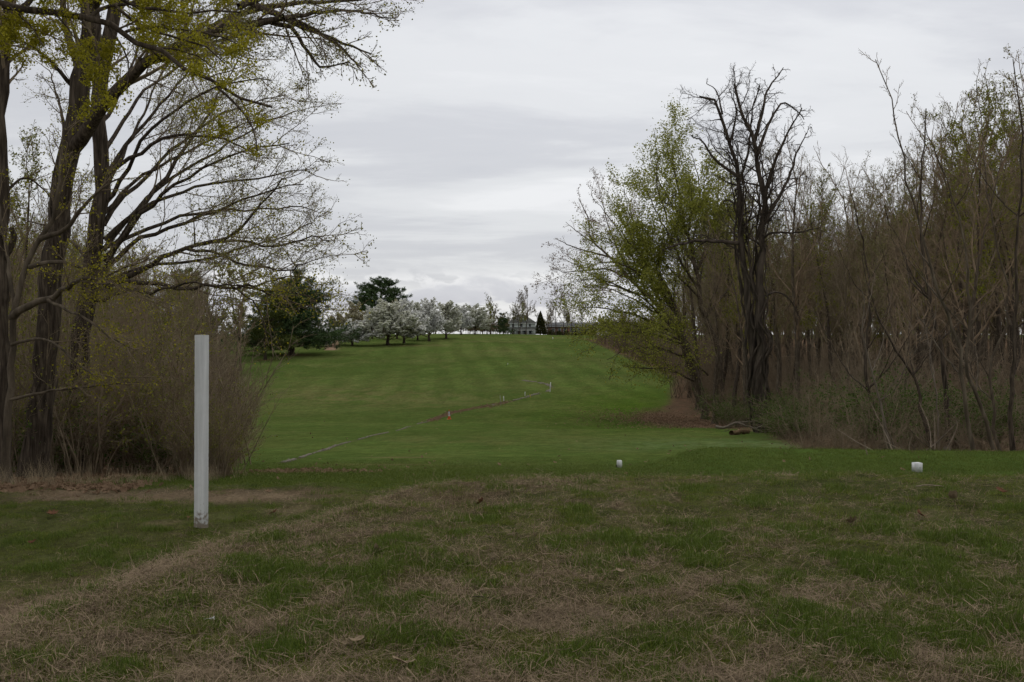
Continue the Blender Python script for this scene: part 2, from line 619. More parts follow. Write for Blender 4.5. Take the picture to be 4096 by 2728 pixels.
def build_ground():
    ys = np.concatenate([np.linspace(-7.5, 3, 30)[:-1], np.geomspace(3, 420, 410)[:-1], np.geomspace(420, 3500, 26)])
    s = np.concatenate([-np.geomspace(5, .60, 26)[:-1], np.linspace(-.60, .60, 340), np.geomspace(.60, 5, 26)[1:]])
    # rows fan out with distance so that far rows are no finer than they need to be
    Y = np.repeat(ys[:, None], len(s), 1)
    X = s[None, :] * (Y + 8 * np.exp(-np.clip(Y, 0, None) / 40) + .2)
    Z = height(X, Y)
    V = np.stack([X, Y, Z], -1).reshape(-1, 3)
    nr, nc = Y.shape
    i = (np.arange(nr - 1)[:, None] * nc + np.arange(nc - 1)[None]).ravel()
    Q = np.stack([i, i + 1, i + nc + 1, i + nc], 1)
    m = bpy.data.materials.new("ground_cover")
    m.use_nodes = True
    nt = m.node_tree
    N, L = nt.nodes, nt.links
    p = N["Principled BSDF"]
    p.inputs["Roughness"].default_value = .95
    p.inputs["Specular IOR Level"].default_value = 0.0
    at_ = N.new("ShaderNodeAttribute")
    at_.attribute_name = "albedo"
    geo = N.new("ShaderNodeNewGeometry")

    def nz(scale, detail, rough=.6, st=(1, 1, 1)):
        mp = N.new("ShaderNodeMapping")
        mp.inputs["Scale"].default_value = st
        L.new(geo.outputs["Position"], mp.inputs[0])
        n = N.new("ShaderNodeTexNoise")
        n.inputs["Scale"].default_value = scale
        n.inputs["Detail"].default_value = detail
        n.inputs["Roughness"].default_value = rough
        L.new(mp.outputs[0], n.inputs[0])
        return n.outputs[0]

    def mr(src, a, b, c, d):
        r = N.new("ShaderNodeMapRange")
        r.inputs[1].default_value, r.inputs[2].default_value, r.inputs[3].default_value, r.inputs[4].default_value = a, b, c, d
        L.new(src, r.inputs[0])
        return r.outputs[0]

    fine = mr(nz(26, 6, .7), .3, .7, .55, 1.45)
    mid = mr(nz(2.6, 9, .8, (1, .3, 1)), .3, .7, .68, 1.32)
    wide = mr(nz(.45, 5, .6, (1, .25, 1)), .3, .7, .92, 1.08)
    m0 = N.new("ShaderNodeMath")
    m0.operation = 'MULTIPLY'
    L.new(mid, m0.inputs[0])
    L.new(wide, m0.inputs[1])
    mul = N.new("ShaderNodeMath")
    mul.operation = 'MULTIPLY'
    L.new(fine, mul.inputs[0])
    L.new(m0.outputs[0], mul.inputs[1])
    sc = N.new("ShaderNodeVectorMath")
    sc.operation = 'SCALE'
    L.new(at_.outputs["Color"], sc.inputs[0])
    L.new(mul.outputs[0], sc.inputs["Scale"])
    hs = N.new("ShaderNodeMix")
    hs.data_type = 'RGBA'
    hs.blend_type = 'MULTIPLY'
    hs.inputs["B"].default_value = (1.35, 1.08, 1.15, 1)
    L.new(mr(nz(.9, 8, .75, (1, .3, 1)),   .42, .66, 0, .55), hs.inputs["Factor"])
    L.new(sc.outputs[0], hs.inputs["A"])
    L.new(hs.outputs["Result"], p.inputs["Base Color"])
    bn = N.new("ShaderNodeBump")
    bn.inputs["Strength"].default_value = .8
    bn.inputs["Distance"].default_value = .03
    L.new(nz(34, 5, .7), bn.inputs["Height"])
    L.new(bn.outputs[0], p.inputs["Normal"])
    col = ground_colour(X, Y).reshape(-1, 3)
    me = mesh_np("ground", V, Q, m, True, {"albedo": col})
    return tag(obj("ground", me), kind="structure")


build_ground()


# ------------------------------------------------------------------ scattering of uncountable stuff
def scatter(name, label, P, rot, scl, idx, protos):
    layers = protos if isinstance(protos[0], list) else [protos]
    me = bpy.data.meshes.new(name)
    me.vertices.add(len(P))
    me.vertices.foreach_set("co", np.ascontiguousarray(P, np.float32).ravel())
    for an, ty, fld, arr in (("turn", 'FLOAT_VECTOR', "vector", rot), ("size", 'FLOAT', "value", scl), ("pick", 'INT', "value", idx)):
        a = me.attributes.new(an, ty, 'POINT')
        a.data.foreach_set(fld, np.ascontiguousarray(arr, np.int32 if ty == 'INT' else np.float32).ravel())
    o = obj(name, me)
    g = bpy.data.node_groups.new(name + "_scatter", 'GeometryNodeTree')
    g.interface.new_socket("Geometry", in_out='INPUT', socket_type='NodeSocketGeometry')
    g.interface.new_socket("Geometry", in_out='OUTPUT', socket_type='NodeSocketGeometry')
    N, L = g.nodes, g.links
    gi, go = N.new("NodeGroupInput"), N.new("NodeGroupOutput")
    def na(n, t):
        a = N.new("GeometryNodeInputNamedAttribute")
        a.data_type = t
        a.inputs["Name"].default_value = n
        return a.outputs["Attribute"]
    e2r = N.new("FunctionNodeEulerToRotation")
    L.new(na("turn", 'FLOAT_VECTOR'), e2r.inputs[0])
    jn = N.new("GeometryNodeJoinGeometry")
    for lay in layers:
        c = bpy.data.collections.new(name + "_pieces")
        for p in lay:
            c.objects.link(p)
        ip = N.new("GeometryNodeInstanceOnPoints")
        ci = N.new("GeometryNodeCollectionInfo")
        ci.inputs["Collection"].default_value = c
        ci.inputs["Separate Children"].default_value = True
        ci.inputs["Reset Children"].default_value = True
        L.new(gi.outputs[0], ip.inputs["Points"])
        L.new(ci.outputs[0], ip.inputs["Instance"])
        ip.inputs["Pick Instance"].default_value = True
        L.new(na("pick", 'INT'), ip.inputs["Instance Index"])
        L.new(e2r.outputs[0], ip.inputs["Rotation"])
        L.new(na("size", 'FLOAT'), ip.inputs["Scale"])
        L.new(ip.outputs[0], jn.inputs[0])
    L.new(jn.outputs[0], go.inputs[0])
    md = o.modifiers.new("scatter", 'NODES')
    md.node_group = g
    return tag(o, label, None, None, "stuff")


def blades(rng, n, spread, length, width, lean, name, m, lying=False, K=4, curl=.5):
    P0 = np.c_[rng.normal(0, spread, (n, 2)), np.zeros(n)]
    az = rng.uniform(0, 2 * np.pi, n)
    ln = length * rng.uniform(.5, 1.25, n)
    t = np.linspace(0, 1, K)
    d = np.stack([np.cos(az), np.sin(az)], 1)
    side = np.stack([-np.sin(az), np.cos(az), np.zeros(n)], 1)
    if lying:
        out = t[None] * ln[:, None]
        up = ln[:, None] * (.05 + .22 * rng.rand(n)[:, None] * np.sin(t * np.pi)[None] * rng.uniform(.2, 1, n)[:, None])
        bend = (rng.normal(0, curl, n)[:, None] * ln[:, None] * t[None] ** 2)
    else:
        ang = rng.uniform(.1, lean, n)
        a = ang[:, None] * (.35 + t[None] * .9)
        st = ln[:, None] / (K - 1)
        out = np.cumsum(np.sin(a) * st, 1) - np.sin(a[:, :1]) * st
        up = np.cumsum(np.cos(a) * st, 1) - np.cos(a[:, :1]) * st
        bend = (rng.normal(0, .12, n)[:, None] * ln[:, None] * t[None] ** 2)
    C = P0[:, None] + np.concatenate([out[..., None] * d[:, None], up[..., None]], -1) + bend[..., None] * side[:, None]
    w = width * rng.uniform(.7, 1.2, n)[:, None] * (1 - .85 * t[None] ** 1.5) * .5
    V = np.stack([C - side[:, None] * w[..., None], C + side[:, None] * w[..., None]], 2)
    b = np.arange(n)[:, None] * K * 2 + np.arange(K - 1)[None] * 2
    Q = np.stack([b, b + 1, b + 3, b + 2], -1).reshape(-1, 4)
    return obj(name, mesh_np(name, V.reshape(-1, 3), Q, m, False), None, False)


def near_points(rng, n, y0, y1, k=1.4, pad=2.0):
    """points on the near ground, evenly dense in the picture rather than on the ground"""
    y = (y0 ** -k + rng.rand(n) * (y1 ** -k - y0 ** -k)) ** (-1 / k)
    x = rng.uniform(-1, 1, n) * (.535 * y + pad)
    return x, y


def build_grass():
    rng = np.random.RandomState(7)
    tufts = [blades(rng, 15, .032, .031, .0031, 1.25, "grass_tuft", GRASS) for _ in range(4)]
    tufts += [blades(rng, 24, .042, .044, .0033, 1.1, "grass_tuft", GRASS_DEEP) for _ in range(3)]
    short = [blades(rng, 24, .05, .015, .0034, 1.25, "lawn_tuft", GRASS_CLIP, K=3) for _ in range(4)]
    straws = [blades(rng, 14, .05, .085, .003, 1, "straw_wisp", STRAW, True, 6, .7) for _ in range(5)]
    stand = [blades(rng, 9, .03, .05, .003, 1.4, "straw_wisp", STRAW, False, 4) for _ in range(2)]
    # green tufts
    x, y = near_points(rng, 290000, 2.8, 12.8)
    k = masks(x, y)
    clump = fbm(x * 5.5, y * 5.5, 51, 4)
    p = (1 - np.clip(k['straw'] * .58 + k['bare'] * .96 + k['lit'] * .9, 0, .985)) * (1 - k['tee'])
    p = p * np.where(k['mound'] > .3, .44 + .6 * sst(.36, .66, clump), .62 + .45 * sst(.36, .62, clump))
    keep = rng.rand(len(x)) < p
    x, y, clump = x[keep], y[keep], clump[keep]
    n = len(x)
    deep = rng.rand(n) < sst(.54, .72, clump + .25 * (fbm(x * .9, y * .9, 52, 2) - .5)) * .7
    idx = np.where(deep, rng.randint(4, 7, n), rng.randint(0, 4, n))
    rot = np.c_[rng.normal(0, .12, n), rng.normal(0, .12, n), rng.uniform(0, 6.28, n)]
    size = rng.uniform(.5, 1.0, n) * (.6 + .7 * sst(.45, .78, clump))
    scatter("grass", "patchy green grass growing over the near bank and path", np.c_[x, y, height(x, y) - .004], rot, size, idx, tufts)
    # clipped turf of the tee and the rough behind the bank
    x, y = near_points(rng, 90000, 10.0, 26, 1.2)
    k = masks(x, y)
    keep = rng.rand(len(x)) < np.maximum(k['tee'], sst(11, 13, y)) * (1 - np.clip(k['lit'] * 1.1 + k['bare'], 0, 1)) * .9 * (1 - sst(15, 26, y))
    for bu, bv in ((619.6, 467.3), (917.7, 471.8)):
        b = gp(bu, bv)
        keep &= (np.hypot((x - b[0]) / .09, (y - b[1] + .04) / .14) > 1)
    x, y = x[keep], y[keep]
    n = len(x)
    scatter("clipped_grass", "clipped turf of the tee and the slope below it", np.c_[x, y, height(x, y) - .003], np.c_[rng.normal(0, .1, (n, 2)), rng.uniform(0, 6.28, n)], rng.uniform(.7, 1.5, n) * (1 + .02 * y), rng.randint(0, 4, n), short)
    # matted straw
    x, y = near_points(rng, 115000, 2.8, 12.0)
    k = masks(x, y)
    keep = rng.rand(len(x)) < np.clip(k['straw'] * .72 + k['bare'] * .34 + k['near'] * (.06 + .07 * k['mound']), 0, 1)
    x, y = x[keep], y[keep]
    n = len(x)
    scatter("matted_straw", "matted brown straw lying over the bank", np.c_[x, y, height(x, y) + .002], np.c_[rng.normal(0, .22, (n, 2)), rng.uniform(0, 6.28, n)], rng.uniform(.5, 1.15, n), rng.randint(0, 7, n), straws + stand)


build_grass()


def leaf_piece(rng, m, name="dead_leaf", size=.09, lobed=False):
    """a curled leaf of a few faces"""
    if lobed:
        a = np.linspace(0, 2 * np.pi, 23)[:-1]
        r = .55 + .45 * np.abs(np.cos(a * 3.5)) * (1 - .25 * np.cos(a))
        x, y = r * np.cos(a) * 1.25, r * np.sin(a) * .85
    else:
        a = np.linspace(0, 2 * np.pi, 11)[:-1]
        r = 1 + .15 * np.cos(3 * a)
        x, y = r * np.cos(a) * 1.1, r * np.sin(a) * .6
    cx, cyy = rng.uniform(.25, .6), rng.uniform(.3, .7)
    f = lambda X, Y: .35 * cx * X ** 2 + .9 * cyy * Y ** 2 - .18 * np.sin(2.2 * X + 1) + rng.normal(0, .03, np.shape(X))
    R = []
    for s in (1.0, .5):
        R.append(np.c_[x * s, y * s, f(x * s, y * s)])
    n = len(a)
    V = np.concatenate(R + [np.array([[0, 0, 0.]])]) * size * .5
    i = np.arange(n)
    j = (i + 1) % n
    Q = np.concatenate([np.stack([i, j, n + j, n + i], 1), np.stack([n + i, n + j, np.full(n, 2 * n), np.full(n, 2 * n)], 1)])
    T = [tuple(q) if q[2] != q[3] else tuple(q[:3]) for q in Q.tolist()]
    me = bpy.data.meshes.new(name)
    me.from_pydata(V.tolist(), [], T)
    me.materials.append(m)
    return obj(name, me, None, False)


def build_litter():
    rng = np.random.RandomState(17)
    pcs = [leaf_piece(rng, DEADLEAF, "dead_leaf", .06, i % 2 == 0) for i in range(6)]
    x1, y1 = near_points(rng, 30000, 10.4, 70, .8, 1)
    k = masks(x1, y1)
    keep = rng.rand(len(x1)) < k['lit'] * .8 + k['near'] * .006 + .0015
    x1, y1 = x1[keep], y1[keep]
    # drift along the ditch
    t = rng.choice([.46, .49, .52, .55, .60, .64], 1500) + rng.normal(0, .014, 1500)
    xd = np.interp(t * (len(DITCH) - 1), np.arange(len(DITCH)), DITCH[:, 0]) + rng.normal(0, .4, 1500) * (.3 + vnoise(t * 50, t * 0, 4))
    yd = np.interp(t * (len(DITCH) - 1), np.arange(len(DITCH)), DITCH[:, 1]) + rng.normal(0, 1.1, 1500) * (.3 + vnoise(t * 70, t * 0, 5))
    x3, y3 = near_points(rng, 160, 14, 110, .7, 0)
    x4 = rng.normal(gp(658, 420)[0], 2.4, 2500)
    y4 = rng.normal(gp(658, 420)[1], 7, 2500)
    x5 = gp(300, 473)[0] + rng.normal(0, .55, 500)
    y5 = gp(300, 473)[1] + rng.normal(0, .8, 500)
    x6 = rng.uniform(-6.6, -4.2, 900)
    y6 = rng.normal(11.2, .35, 900)
    x = np.concatenate([x1, xd, x3, x4, x5, x6])
    y = np.concatenate([y1, yd, y3, y4, y5, y6])
    n = len(x)
    scatter("leaf_litter", "brown fallen leaves drifted below the woods and along the ditch", np.c_[x, y, height(x, y) + .015], np.c_[rng.normal(0, .4, (n, 2)), rng.uniform(0, 6.28, n)], rng.uniform(.7, 1.3, n) * (1 + .012 * y), rng.randint(0, 6, n), pcs)
    # tall dry grass along the edge of the thicket
    tall = [blades(rng, 22, .07, .55, .006, .9, "dry_grass_clump", STRAW_PALE, False, 6) for _ in range(4)]
    x = rng.uniform(-7.2, -3.6, 110)
    y = woods_tuft_y(x, rng)
    x2 = rng.uniform(4, 12, 90)
    y2 = 19 + rng.rand(90) * 6 + .3 * (x2 - 4)
    x, y = np.concatenate([x, x2]), np.concatenate([y, y2])
    n = len(x)
    scatter("dry_tall_grass", "pale dry grass standing along the edge of the thicket", np.c_[x, y, height(x, y) - .01], np.c_[rng.normal(0, .15, (n, 2)), rng.uniform(0, 6.28, n)], rng.uniform(.2, .62, n), rng.randint(0, 4, n), tall)
    # stones of the ditch
    st = []
    for i in range(4):
        g = Geo()
        a = np.linspace(0, 2 * np.pi, 7)[:-1]
        P = np.array([[0, 0, -.5], [0, 0, -.25], [0, 0, .2], [0, 0, .45]])[None]
        g.tubes(P, np.array([[.5, .75, .7, .12]]), 7)
        o = g.build("ditch_stone", STONE, None, False, False)
        st.append(o)
    t = np.concatenate([rng.uniform(0, .44, 900), rng.uniform(.62, 1, 800)])
    t = t[vnoise(t * 45, t * 0, 9) > .34]
    xd = np.interp(t * (len(DITCH) - 1), np.arange(len(DITCH)), DITCH[:, 0])
    yd = np.interp(t * (len(DITCH) - 1), np.arange(len(DITCH)), DITCH[:, 1])
    n = len(t)
    wd = (.022 + .08 * (t > .6)) * (.3 + 1.4 * vnoise(t * 60, t * 0, 3))
    xd, yd = xd + rng.normal(0, 1, n) * wd, yd + rng.normal(0, 1, n) * wd * 2.2
    scatter("ditch_stones", "grey stones lining the narrow drain across the fairway", np.c_[xd, yd, height(xd, yd) + .01], np.c_[rng.normal(0, .5, (n, 2)), rng.uniform(0, 6.28, n)], rng.uniform(.02, .055, n) * (1 + 1.6 * (t > .6)), rng.randint(0, 4, n), st)


def woods_tuft_y(x, rng):
    ye = np.interp(x, [-7.5, -5.2, -4.0, -2.6], [10.9, 11.5, 12.6, 14.5])
    return ye + rng.normal(.25, .3, len(x))


build_litter()

# ------------------------------------------------------------------ trees
UPV = np.array([0, 0, 1.])


class Br:
    """a set of branches: centre lines P (n,K,3), radii R (n,K), lengths L (n)"""

    def __init__(self, P, R):
        self.P, self.R = P, R
        self.L = np.linalg.norm(np.diff(P, axis=1), axis=2).sum(1)


def spline(pts, r0, r1, K=18, rng=None, wob=0.0, power=1.0):
    pts = np.asarray(pts, float)
    n = len(pts)
    s = np.concatenate([[0], np.cumsum(np.linalg.norm(np.diff(pts, axis=0), axis=1))])
    s /= s[-1]
    ext = np.vstack([2 * pts[0] - pts[1], pts, 2 * pts[-1] - pts[-2]])
    t = np.linspace(0, 1, K)
    i = np.clip(np.searchsorted(s, t, side='right') - 1, 0, n - 2)
    f = ((t - s[i]) / (s[i + 1] - s[i]))[:, None]
    p0, p1, p2, p3 = ext[i], ext[i + 1], ext[i + 2], ext[i + 3]
    P = .5 * (2 * p1 + (p2 - p0) * f + (2 * p0 - 5 * p1 + 4 * p2 - p3) * f ** 2 + (3 * p1 - p0 - 3 * p2 + p3) * f ** 3)
    if rng is not None and wob:
        w = rng.normal(0, wob, (K, 3))
        w[0] = 0
        P = P + w
    R = r0 + (r1 - r0) * t ** power
    return P, R


def grow(par, rng, per, t0=.25, t1=1.0, ratio=.5, ang=(35, 65), K=5, gnarl=.12, up=.05, rr=.6, rmin=.004, tip=.25, short=.5, lref=None, azflat=0.0):
    """one further order of branches on every branch of PAR"""
    n, KP, _ = par.P.shape
    lref = lref or np.median(par.L)
    cnt = np.maximum(1, np.round(per * np.clip(par.L / lref, .35, 2.2) * rng.uniform(.75, 1.25, n))).astype(int)
    ix = np.repeat(np.arange(n), cnt)
    k = np.concatenate([np.arange(c) for c in cnt])
    m = len(ix)
    t = t0 + (t1 - t0) * (k + rng.rand(m)) / cnt[ix]
    f = np.clip(t, 0, .999) * (KP - 1)
    i = f.astype(int)
    fr = (f - i)[:, None]
    p = par.P[ix, i] * (1 - fr) + par.P[ix, i + 1] * fr
    T = norm(par.P[ix, i + 1] - par.P[ix, i])
    r = par.R[ix, i] * (1 - fr[:, 0]) + par.R[ix, i + 1] * fr[:, 0]
    ref = np.where(np.abs(T[:, 2:3]) < .85, UPV[None], np.array([[1., 0, 0]]))
    U = norm(np.cross(T, ref))
    W = np.cross(U, T)
    az = k * 2.4 + rng.uniform(0, 6.28, n)[ix] + rng.normal(0, .5, m)
    a = np.radians(rng.uniform(ang[0], ang[1], m)) * (1 - .25 * t)
    d = np.cos(a)[:, None] * T + np.sin(a)[:, None] * (np.cos(az)[:, None] * U + (np.sin(az) * (1 - azflat))[:, None] * W)
    d = norm(d)
    ln = ratio * par.L[ix] * (1 - short * t) * rng.uniform(.6, 1.25, m)
    st = (ln / (K - 1))[:, None]
    P = np.zeros((m, K, 3))
    P[:, 0] = p
    for j in range(1, K):
        P[:, j] = P[:, j - 1] + d * st
        d = norm(d + rng.normal(0, gnarl, (m, 3)) + np.array([0, 0, up]))
    r0 = np.clip(r * rr, rmin, None)
    R = r0[:, None] * (1 - (1 - tip) * np.linspace(0, 1, K)[None])
    R = np.maximum(R, rmin * .55)
    return Br(P, R)


def along(br, rng, n, t0=.3, t1=1.0, off=.0):
    """N points strewn along the branches"""
    w = br.L / br.L.sum()
    ix = rng.choice(len(br.L), n, p=w)
    t = rng.uniform(t0, t1, n)
    f = np.clip(t, 0, .999) * (br.P.shape[1] - 1)
    i = f.astype(int)
    fr = (f - i)[:, None]
    p = br.P[ix, i] * (1 - fr) + br.P[ix, i + 1] * fr
    return p + rng.normal(0, 1, (n, 3)) * off


def trunk_rough(P, R, rng, S, flare=1.5, ridge=.06, H=1.2):
    """a trunk with root flare and bark ridges as one tube"""
    K = len(P)
    z = P[:, 2] - P[0, 2]
    R = R * (1 + (flare - 1) * np.exp(-z / (H * .35)))
    g = Geo()
    g.tubes(P[None], R[None], S)
    V, Q = g.v[0], g.q[0]
    C = np.repeat(P, S, 0)
    a = np.tile(np.arange(S) * 2 * np.pi / S, K)
    zz = np.repeat(z, S)
    w = 1 + ridge * (vnoise(a / (2 * np.pi) * S * .5, zz * 1.3, rng.randint(90)) - .5) * 2 + ridge * .9 * (vnoise(np.cos(a) * 1.6 + 5, zz * .8 + np.sin(a) * 1.6, rng.randint(90)) - .5) * 2
    fl = np.exp(-zz / (H * .3)) * (flare - 1) * .5 * np.cos(a * 5 + rng.rand() * 6)
    V = C + (V - C) * (w + fl)[:, None]
    return V, Q


def hero(name, label, cat, limbs, rng, levels, twig_mat, bark, leaf=None, group=None, trunks=1, bottom=True, cutf=.62):
    """a tree from measured limb lines: limbs = [(points, r0, r1)], the first TRUNKS of them trunks"""
    base = np.array(limbs[0][0][0])
    e = empty(name, base)
    lines = []
    for li, (pts, r0, r1) in enumerate(limbs):
        pts = np.asarray(pts, float) - base
        K = 22 if li < trunks else 16
        Lm = np.linalg.norm(np.diff(pts, axis=0), axis=1).sum()
        P, R = spline(pts, r0, r1, K, rng, .004 * Lm if li >= trunks else .003 * Lm, .85)
        lines.append((P, R))
        if li < trunks:
            V, Q = trunk_rough(P, R, rng, 18, 1.45 if li == 0 and bottom else 1.0, .05, max(r0 * 4, .6))
            o = obj("trunk", mesh_np("trunk", V, Q, bark), e)
        else:
            g = Geo()
            g.tubes(P[None], R[None], 8)
            o = g.build("limb", bark, e)
    cut = [(p[int(len(p) * cutf):], r[int(len(p) * cutf):]) if i < trunks and len(lines) > trunks else (p, r) for i, (p, r) in enumerate(lines)]
    P = np.stack([spline(p, 1, 1, 16)[0] for p, _ in cut])
    R = np.stack([np.interp(np.linspace(0, 1, 16), np.linspace(0, 1, len(r)), r) for _, r in cut])
    cur = Br(P, R)
    g = Geo()
    last = cur
    for lv in levels:
        kw = dict(lv)
        S = kw.pop("S", 3)
        nxt = grow(last, rng, **kw)
        g.tubes(nxt.P, nxt.R, S)
        last = nxt
    crown = g.build("crown", twig_mat, e)
    for lf in (leaf or []):
        lg = Geo()
        m, n, size, cl, off, t0 = lf[:6]
        sel = last
        c = along(sel, rng, n, t0, 1.0, off * .3)
        if len(lf) > 6:
            keep = lf[6](c + base)
            c = c[keep]
            n = len(c)
        C = np.repeat(c, cl, 0) + rng.normal(0, off, (n * cl, 3))
        lg.kites(C, size, rng, .3)
        o = lg.build("leaves", m, crown, False)
        o["kind"] = "stuff"
    return tag(e, label, cat, group)


def uvl(pts, y0, y1=None, rng=None):
    """frame points with a run of distances into world points"""
    y1 = y0 if y1 is None else y1
    n = len(pts)
    return [pt(u, v, y0 + (y1 - y0) * i / max(1, n - 1)) for i, (u, v) in enumerate(pts)]


def rooted(pts, y):
    """the same, the first point let down onto the ground"""
    w = uvl(pts, y)
    g = float(height(w[0][0], w[0][1]))
    if w[0][2] > g:
        w.insert(0, np.array([w[0][0], w[0][1], g - .05]))
    else:
        w[0][2] = g - .05
    return w


FINE = [dict(per=8, t0=.32, ratio=.40, ang=(22, 50), K=7, gnarl=.09, up=.04, rr=.42, rmin=.007, S=4),
        dict(per=6, t0=.2, ratio=.46, ang=(28, 55), K=5, gnarl=.12, up=.03, rr=.5, rmin=.0042, S=3),
        dict(per=6, t0=.15, ratio=.52, ang=(28, 58), K=4, gnarl=.14, up=.02, rr=.55, rmin=.0026, S=3)]


def left_trees():
    rng = np.random.RandomState(3)
    # the thick maple
    y = 13.0
    A = [(rooted([(36, 470), (40, 425), (43, 380), (49, 315), (55, 250), (62, 200), (72, 150), (80, 118), (88, 60), (95, 0), (100, -45)], y), .162, .112),
         (uvl([(71, 152), (85, 135), (100, 110), (123, 84), (150, 62), (167, 53), (210, 32), (246, 26), (285, 19)], 13, 11), .098, .03),
         (uvl([(235, -6), (263, 9), (298, 26), (340, 42), (371, 55)], 11.6, 11), .05, .008),
         (uvl([(210, 32), (250, 12), (300, 4), (350, 2), (394, -4)], 12, 12.6), .05, .008),
         (uvl([(246, 26), (285, 20), (320, 34), (345, 52), (362, 68)], 11.6, 10.8), .04, .007),
         (uvl([(262, 22), (290, 28), (305, 48), (316, 64), (328, 68), (350, 62)], 11.6, 11), .035, .007),
         (uvl([(285, 19), (320, 14), (355, 12), (396, 20)], 11, 11.8), .03, .006),
         (uvl([(240, 8), (280, -8), (330, -14), (372, -18)], 11, 12), .04, .008),
         (uvl([(86, 75), (70, 40), (66, 10), (60, -30)], 13, 14.5), .07, .03),
         (uvl([(93, 10), (110, -15), (150, -40), (200, -60)], 13, 12), .08, .03),
         (uvl([(72, 85), (50, 60), (30, 45), (12, 42)], 13, 12), .03, .006),
         (uvl([(70, 150), (64, 120), (58, 95), (50, 70)], 13, 13.8), .03, .006)]
    hero("maple_tree", "thick leaning trunk of a tall maple, left of the narrower trunk beside it", "tree", A, rng, FINE, BARK_TWIG, BARK_DARK, [(LEAF_BUD, 4200, .028, 2, .03, .5), (LEAF_YELLOW, 2600, .026, 2, .03, .5)])
    # its neighbour with the fan of ascending limbs
    y = 15.2
    B = [(rooted([(76, 458), (79, 400), (81, 348), (88, 295), (93, 255), (100, 205), (103, 158), (99, 110), (103, 70), (112, 26), (120, -20)], y), .148, .098)]
    fan = [([(107, 262), (130, 226), (172, 168), (198, 131), (225, 85), (243, 55)], 1.0, .075), ([(106, 258), (135, 222), (162, 195), (210, 165), (250, 150), (290, 142)], -2.2, .055),
           ([(104, 250), (140, 206), (175, 175), (220, 150), (262, 125), (296, 112)], 2.0, .055), ([(103, 178), (140, 152), (185, 135), (230, 142), (262, 157)], -2.8, .05),
           ([(102, 190), (130, 142), (170, 95), (192, 70), (215, 48)], 1.2, .055), ([(102, 200), (122, 160), (142, 118), (160, 80), (174, 50)], 2.6, .05),
           ([(95, 280), (135, 243), (180, 225), (230, 205), (270, 190), (304, 186)], -1.0, .06), ([(97, 290), (148, 268), (168, 255), (195, 245), (233, 234), (262, 205), (284, 180)], -2.4, .075),
           ([(195, 245), (235, 241), (275, 246), (312, 237), (328, 242)], -2.6, .035), ([(188, 249), (215, 254), (240, 264), (262, 267), (290, 271), (304, 265)], -3.2, .035),
           ([(105, 240), (150, 205), (200, 187), (250, 180), (296, 171), (316, 176)], .6, .05), ([(104, 225), (150, 172), (200, 130), (250, 104), (288, 96)], 3.0, .055),
           ([(103, 215), (140, 178), (190, 152), (240, 126), (284, 118)], 1.8, .045), ([(100, 250), (150, 228), (205, 212), (255, 210), (300, 206), (318, 212)], 3.4, .05),
           ([(104, 205), (128, 170), (150, 132), (190, 102), (240, 82), (272, 80)], -1.4, .05), ([(98, 285), (140, 268), (190, 262), (240, 250), (285, 236), (312, 222)], 1.5, .045),
           ([(103, 160), (125, 120), (150, 88), (185, 62), (225, 55), (262, 62)], 3.6, .05), ([(102, 150), (90, 110), (70, 80), (48, 62)], 2.5, .05), ([(99, 130), (120, 95), (140, 50), (150, 10)], 2.0, .05),
           ([(93, 262), (70, 240), (45, 225), (20, 218)], 2.0, .04), ([(96, 300), (130, 292), (165, 288), (200, 284), (237, 286)], -3.8, .045)]
    for pts, dy, r in fan:
        B.append((uvl(pts, y, y + dy), r * .74, .007))
    # the low limb that droops before the big pine
    B += [(uvl([(96, 285), (130, 282), (175, 288), (205, 287), (237, 285.5), (253, 287), (268, 294), (291, 302), (308, 310)], y, 12.4), .042, .006),
          (uvl([(237, 285), (262, 290), (285, 292), (310, 296), (324, 303)], 13.2, 12.4), .016, .005),
          (uvl([(232, 286), (253, 302), (262, 317), (266, 331), (275, 338)], 13.2, 12.6), .014, .005),
          (uvl([(253, 287), (275, 280), (295, 276), (315, 280)], 13.0, 12.6), .012, .005)]
    before_pine = lambda c: (512 + F * c[:, 0] / c[:, 1] > 246) & (HV - (c[:, 2] - CZ) * F / c[:, 1] > 272) & (c[:, 1] < 14)
    hero("maple_tree", "narrower maple trunk with a fan of limbs sweeping right over the fairway", "tree", B, rng, FINE, BARK_TWIG, BARK_DARK, [(LEAF_BUD, 9500, .026, 2, .03, .45), (LEAF_YELLOW, 5200, .026, 2, .03, .5), (LEAF_YELLOW, 6500, .030, 4, .045, .3, before_pine)])
    # low limbs hanging before the thicket, tree further left
    y = 11.6
    Cc = [(rooted([(6, 478), (8, 420), (10, 380), (14, 320), (27, 262), (41, 239), (52, 222), (60, 190), (63, 160), (66, 130)], y), .05, .02),
          (uvl([(41, 239), (56, 234), (69, 226), (80, 212), (90, 200), (105, 187), (128, 174)], 11.6, 11.0), .035, .008),
          (uvl([(12, 318), (30, 305), (48, 300), (60, 292), (69, 286), (82, 279), (110, 281), (150, 297)], 11.6, 10.8), .05, .008),
          (uvl([(30, 267), (50, 262), (65, 262), (85, 270), (105, 276), (125, 268), (150, 258)], 11.6, 11), .03, .006),
          (uvl([(48, 300), (70, 312), (86, 318), (110, 338), (135, 350)], 11.3, 10.6), .02, .005),
          (uvl([(11, 345), (40, 338), (62, 350), (90, 372), (130, 378)], 11.6, 11), .02, .005),
          (uvl([(9, 400), (40, 393), (75, 388), (110, 384), (140, 382)], 11.6, 11.4), .02, .005),
          (uvl([(14, 310), (8, 260), (0, 210), (-8, 170)], 11.6, 12), .03, .006)]
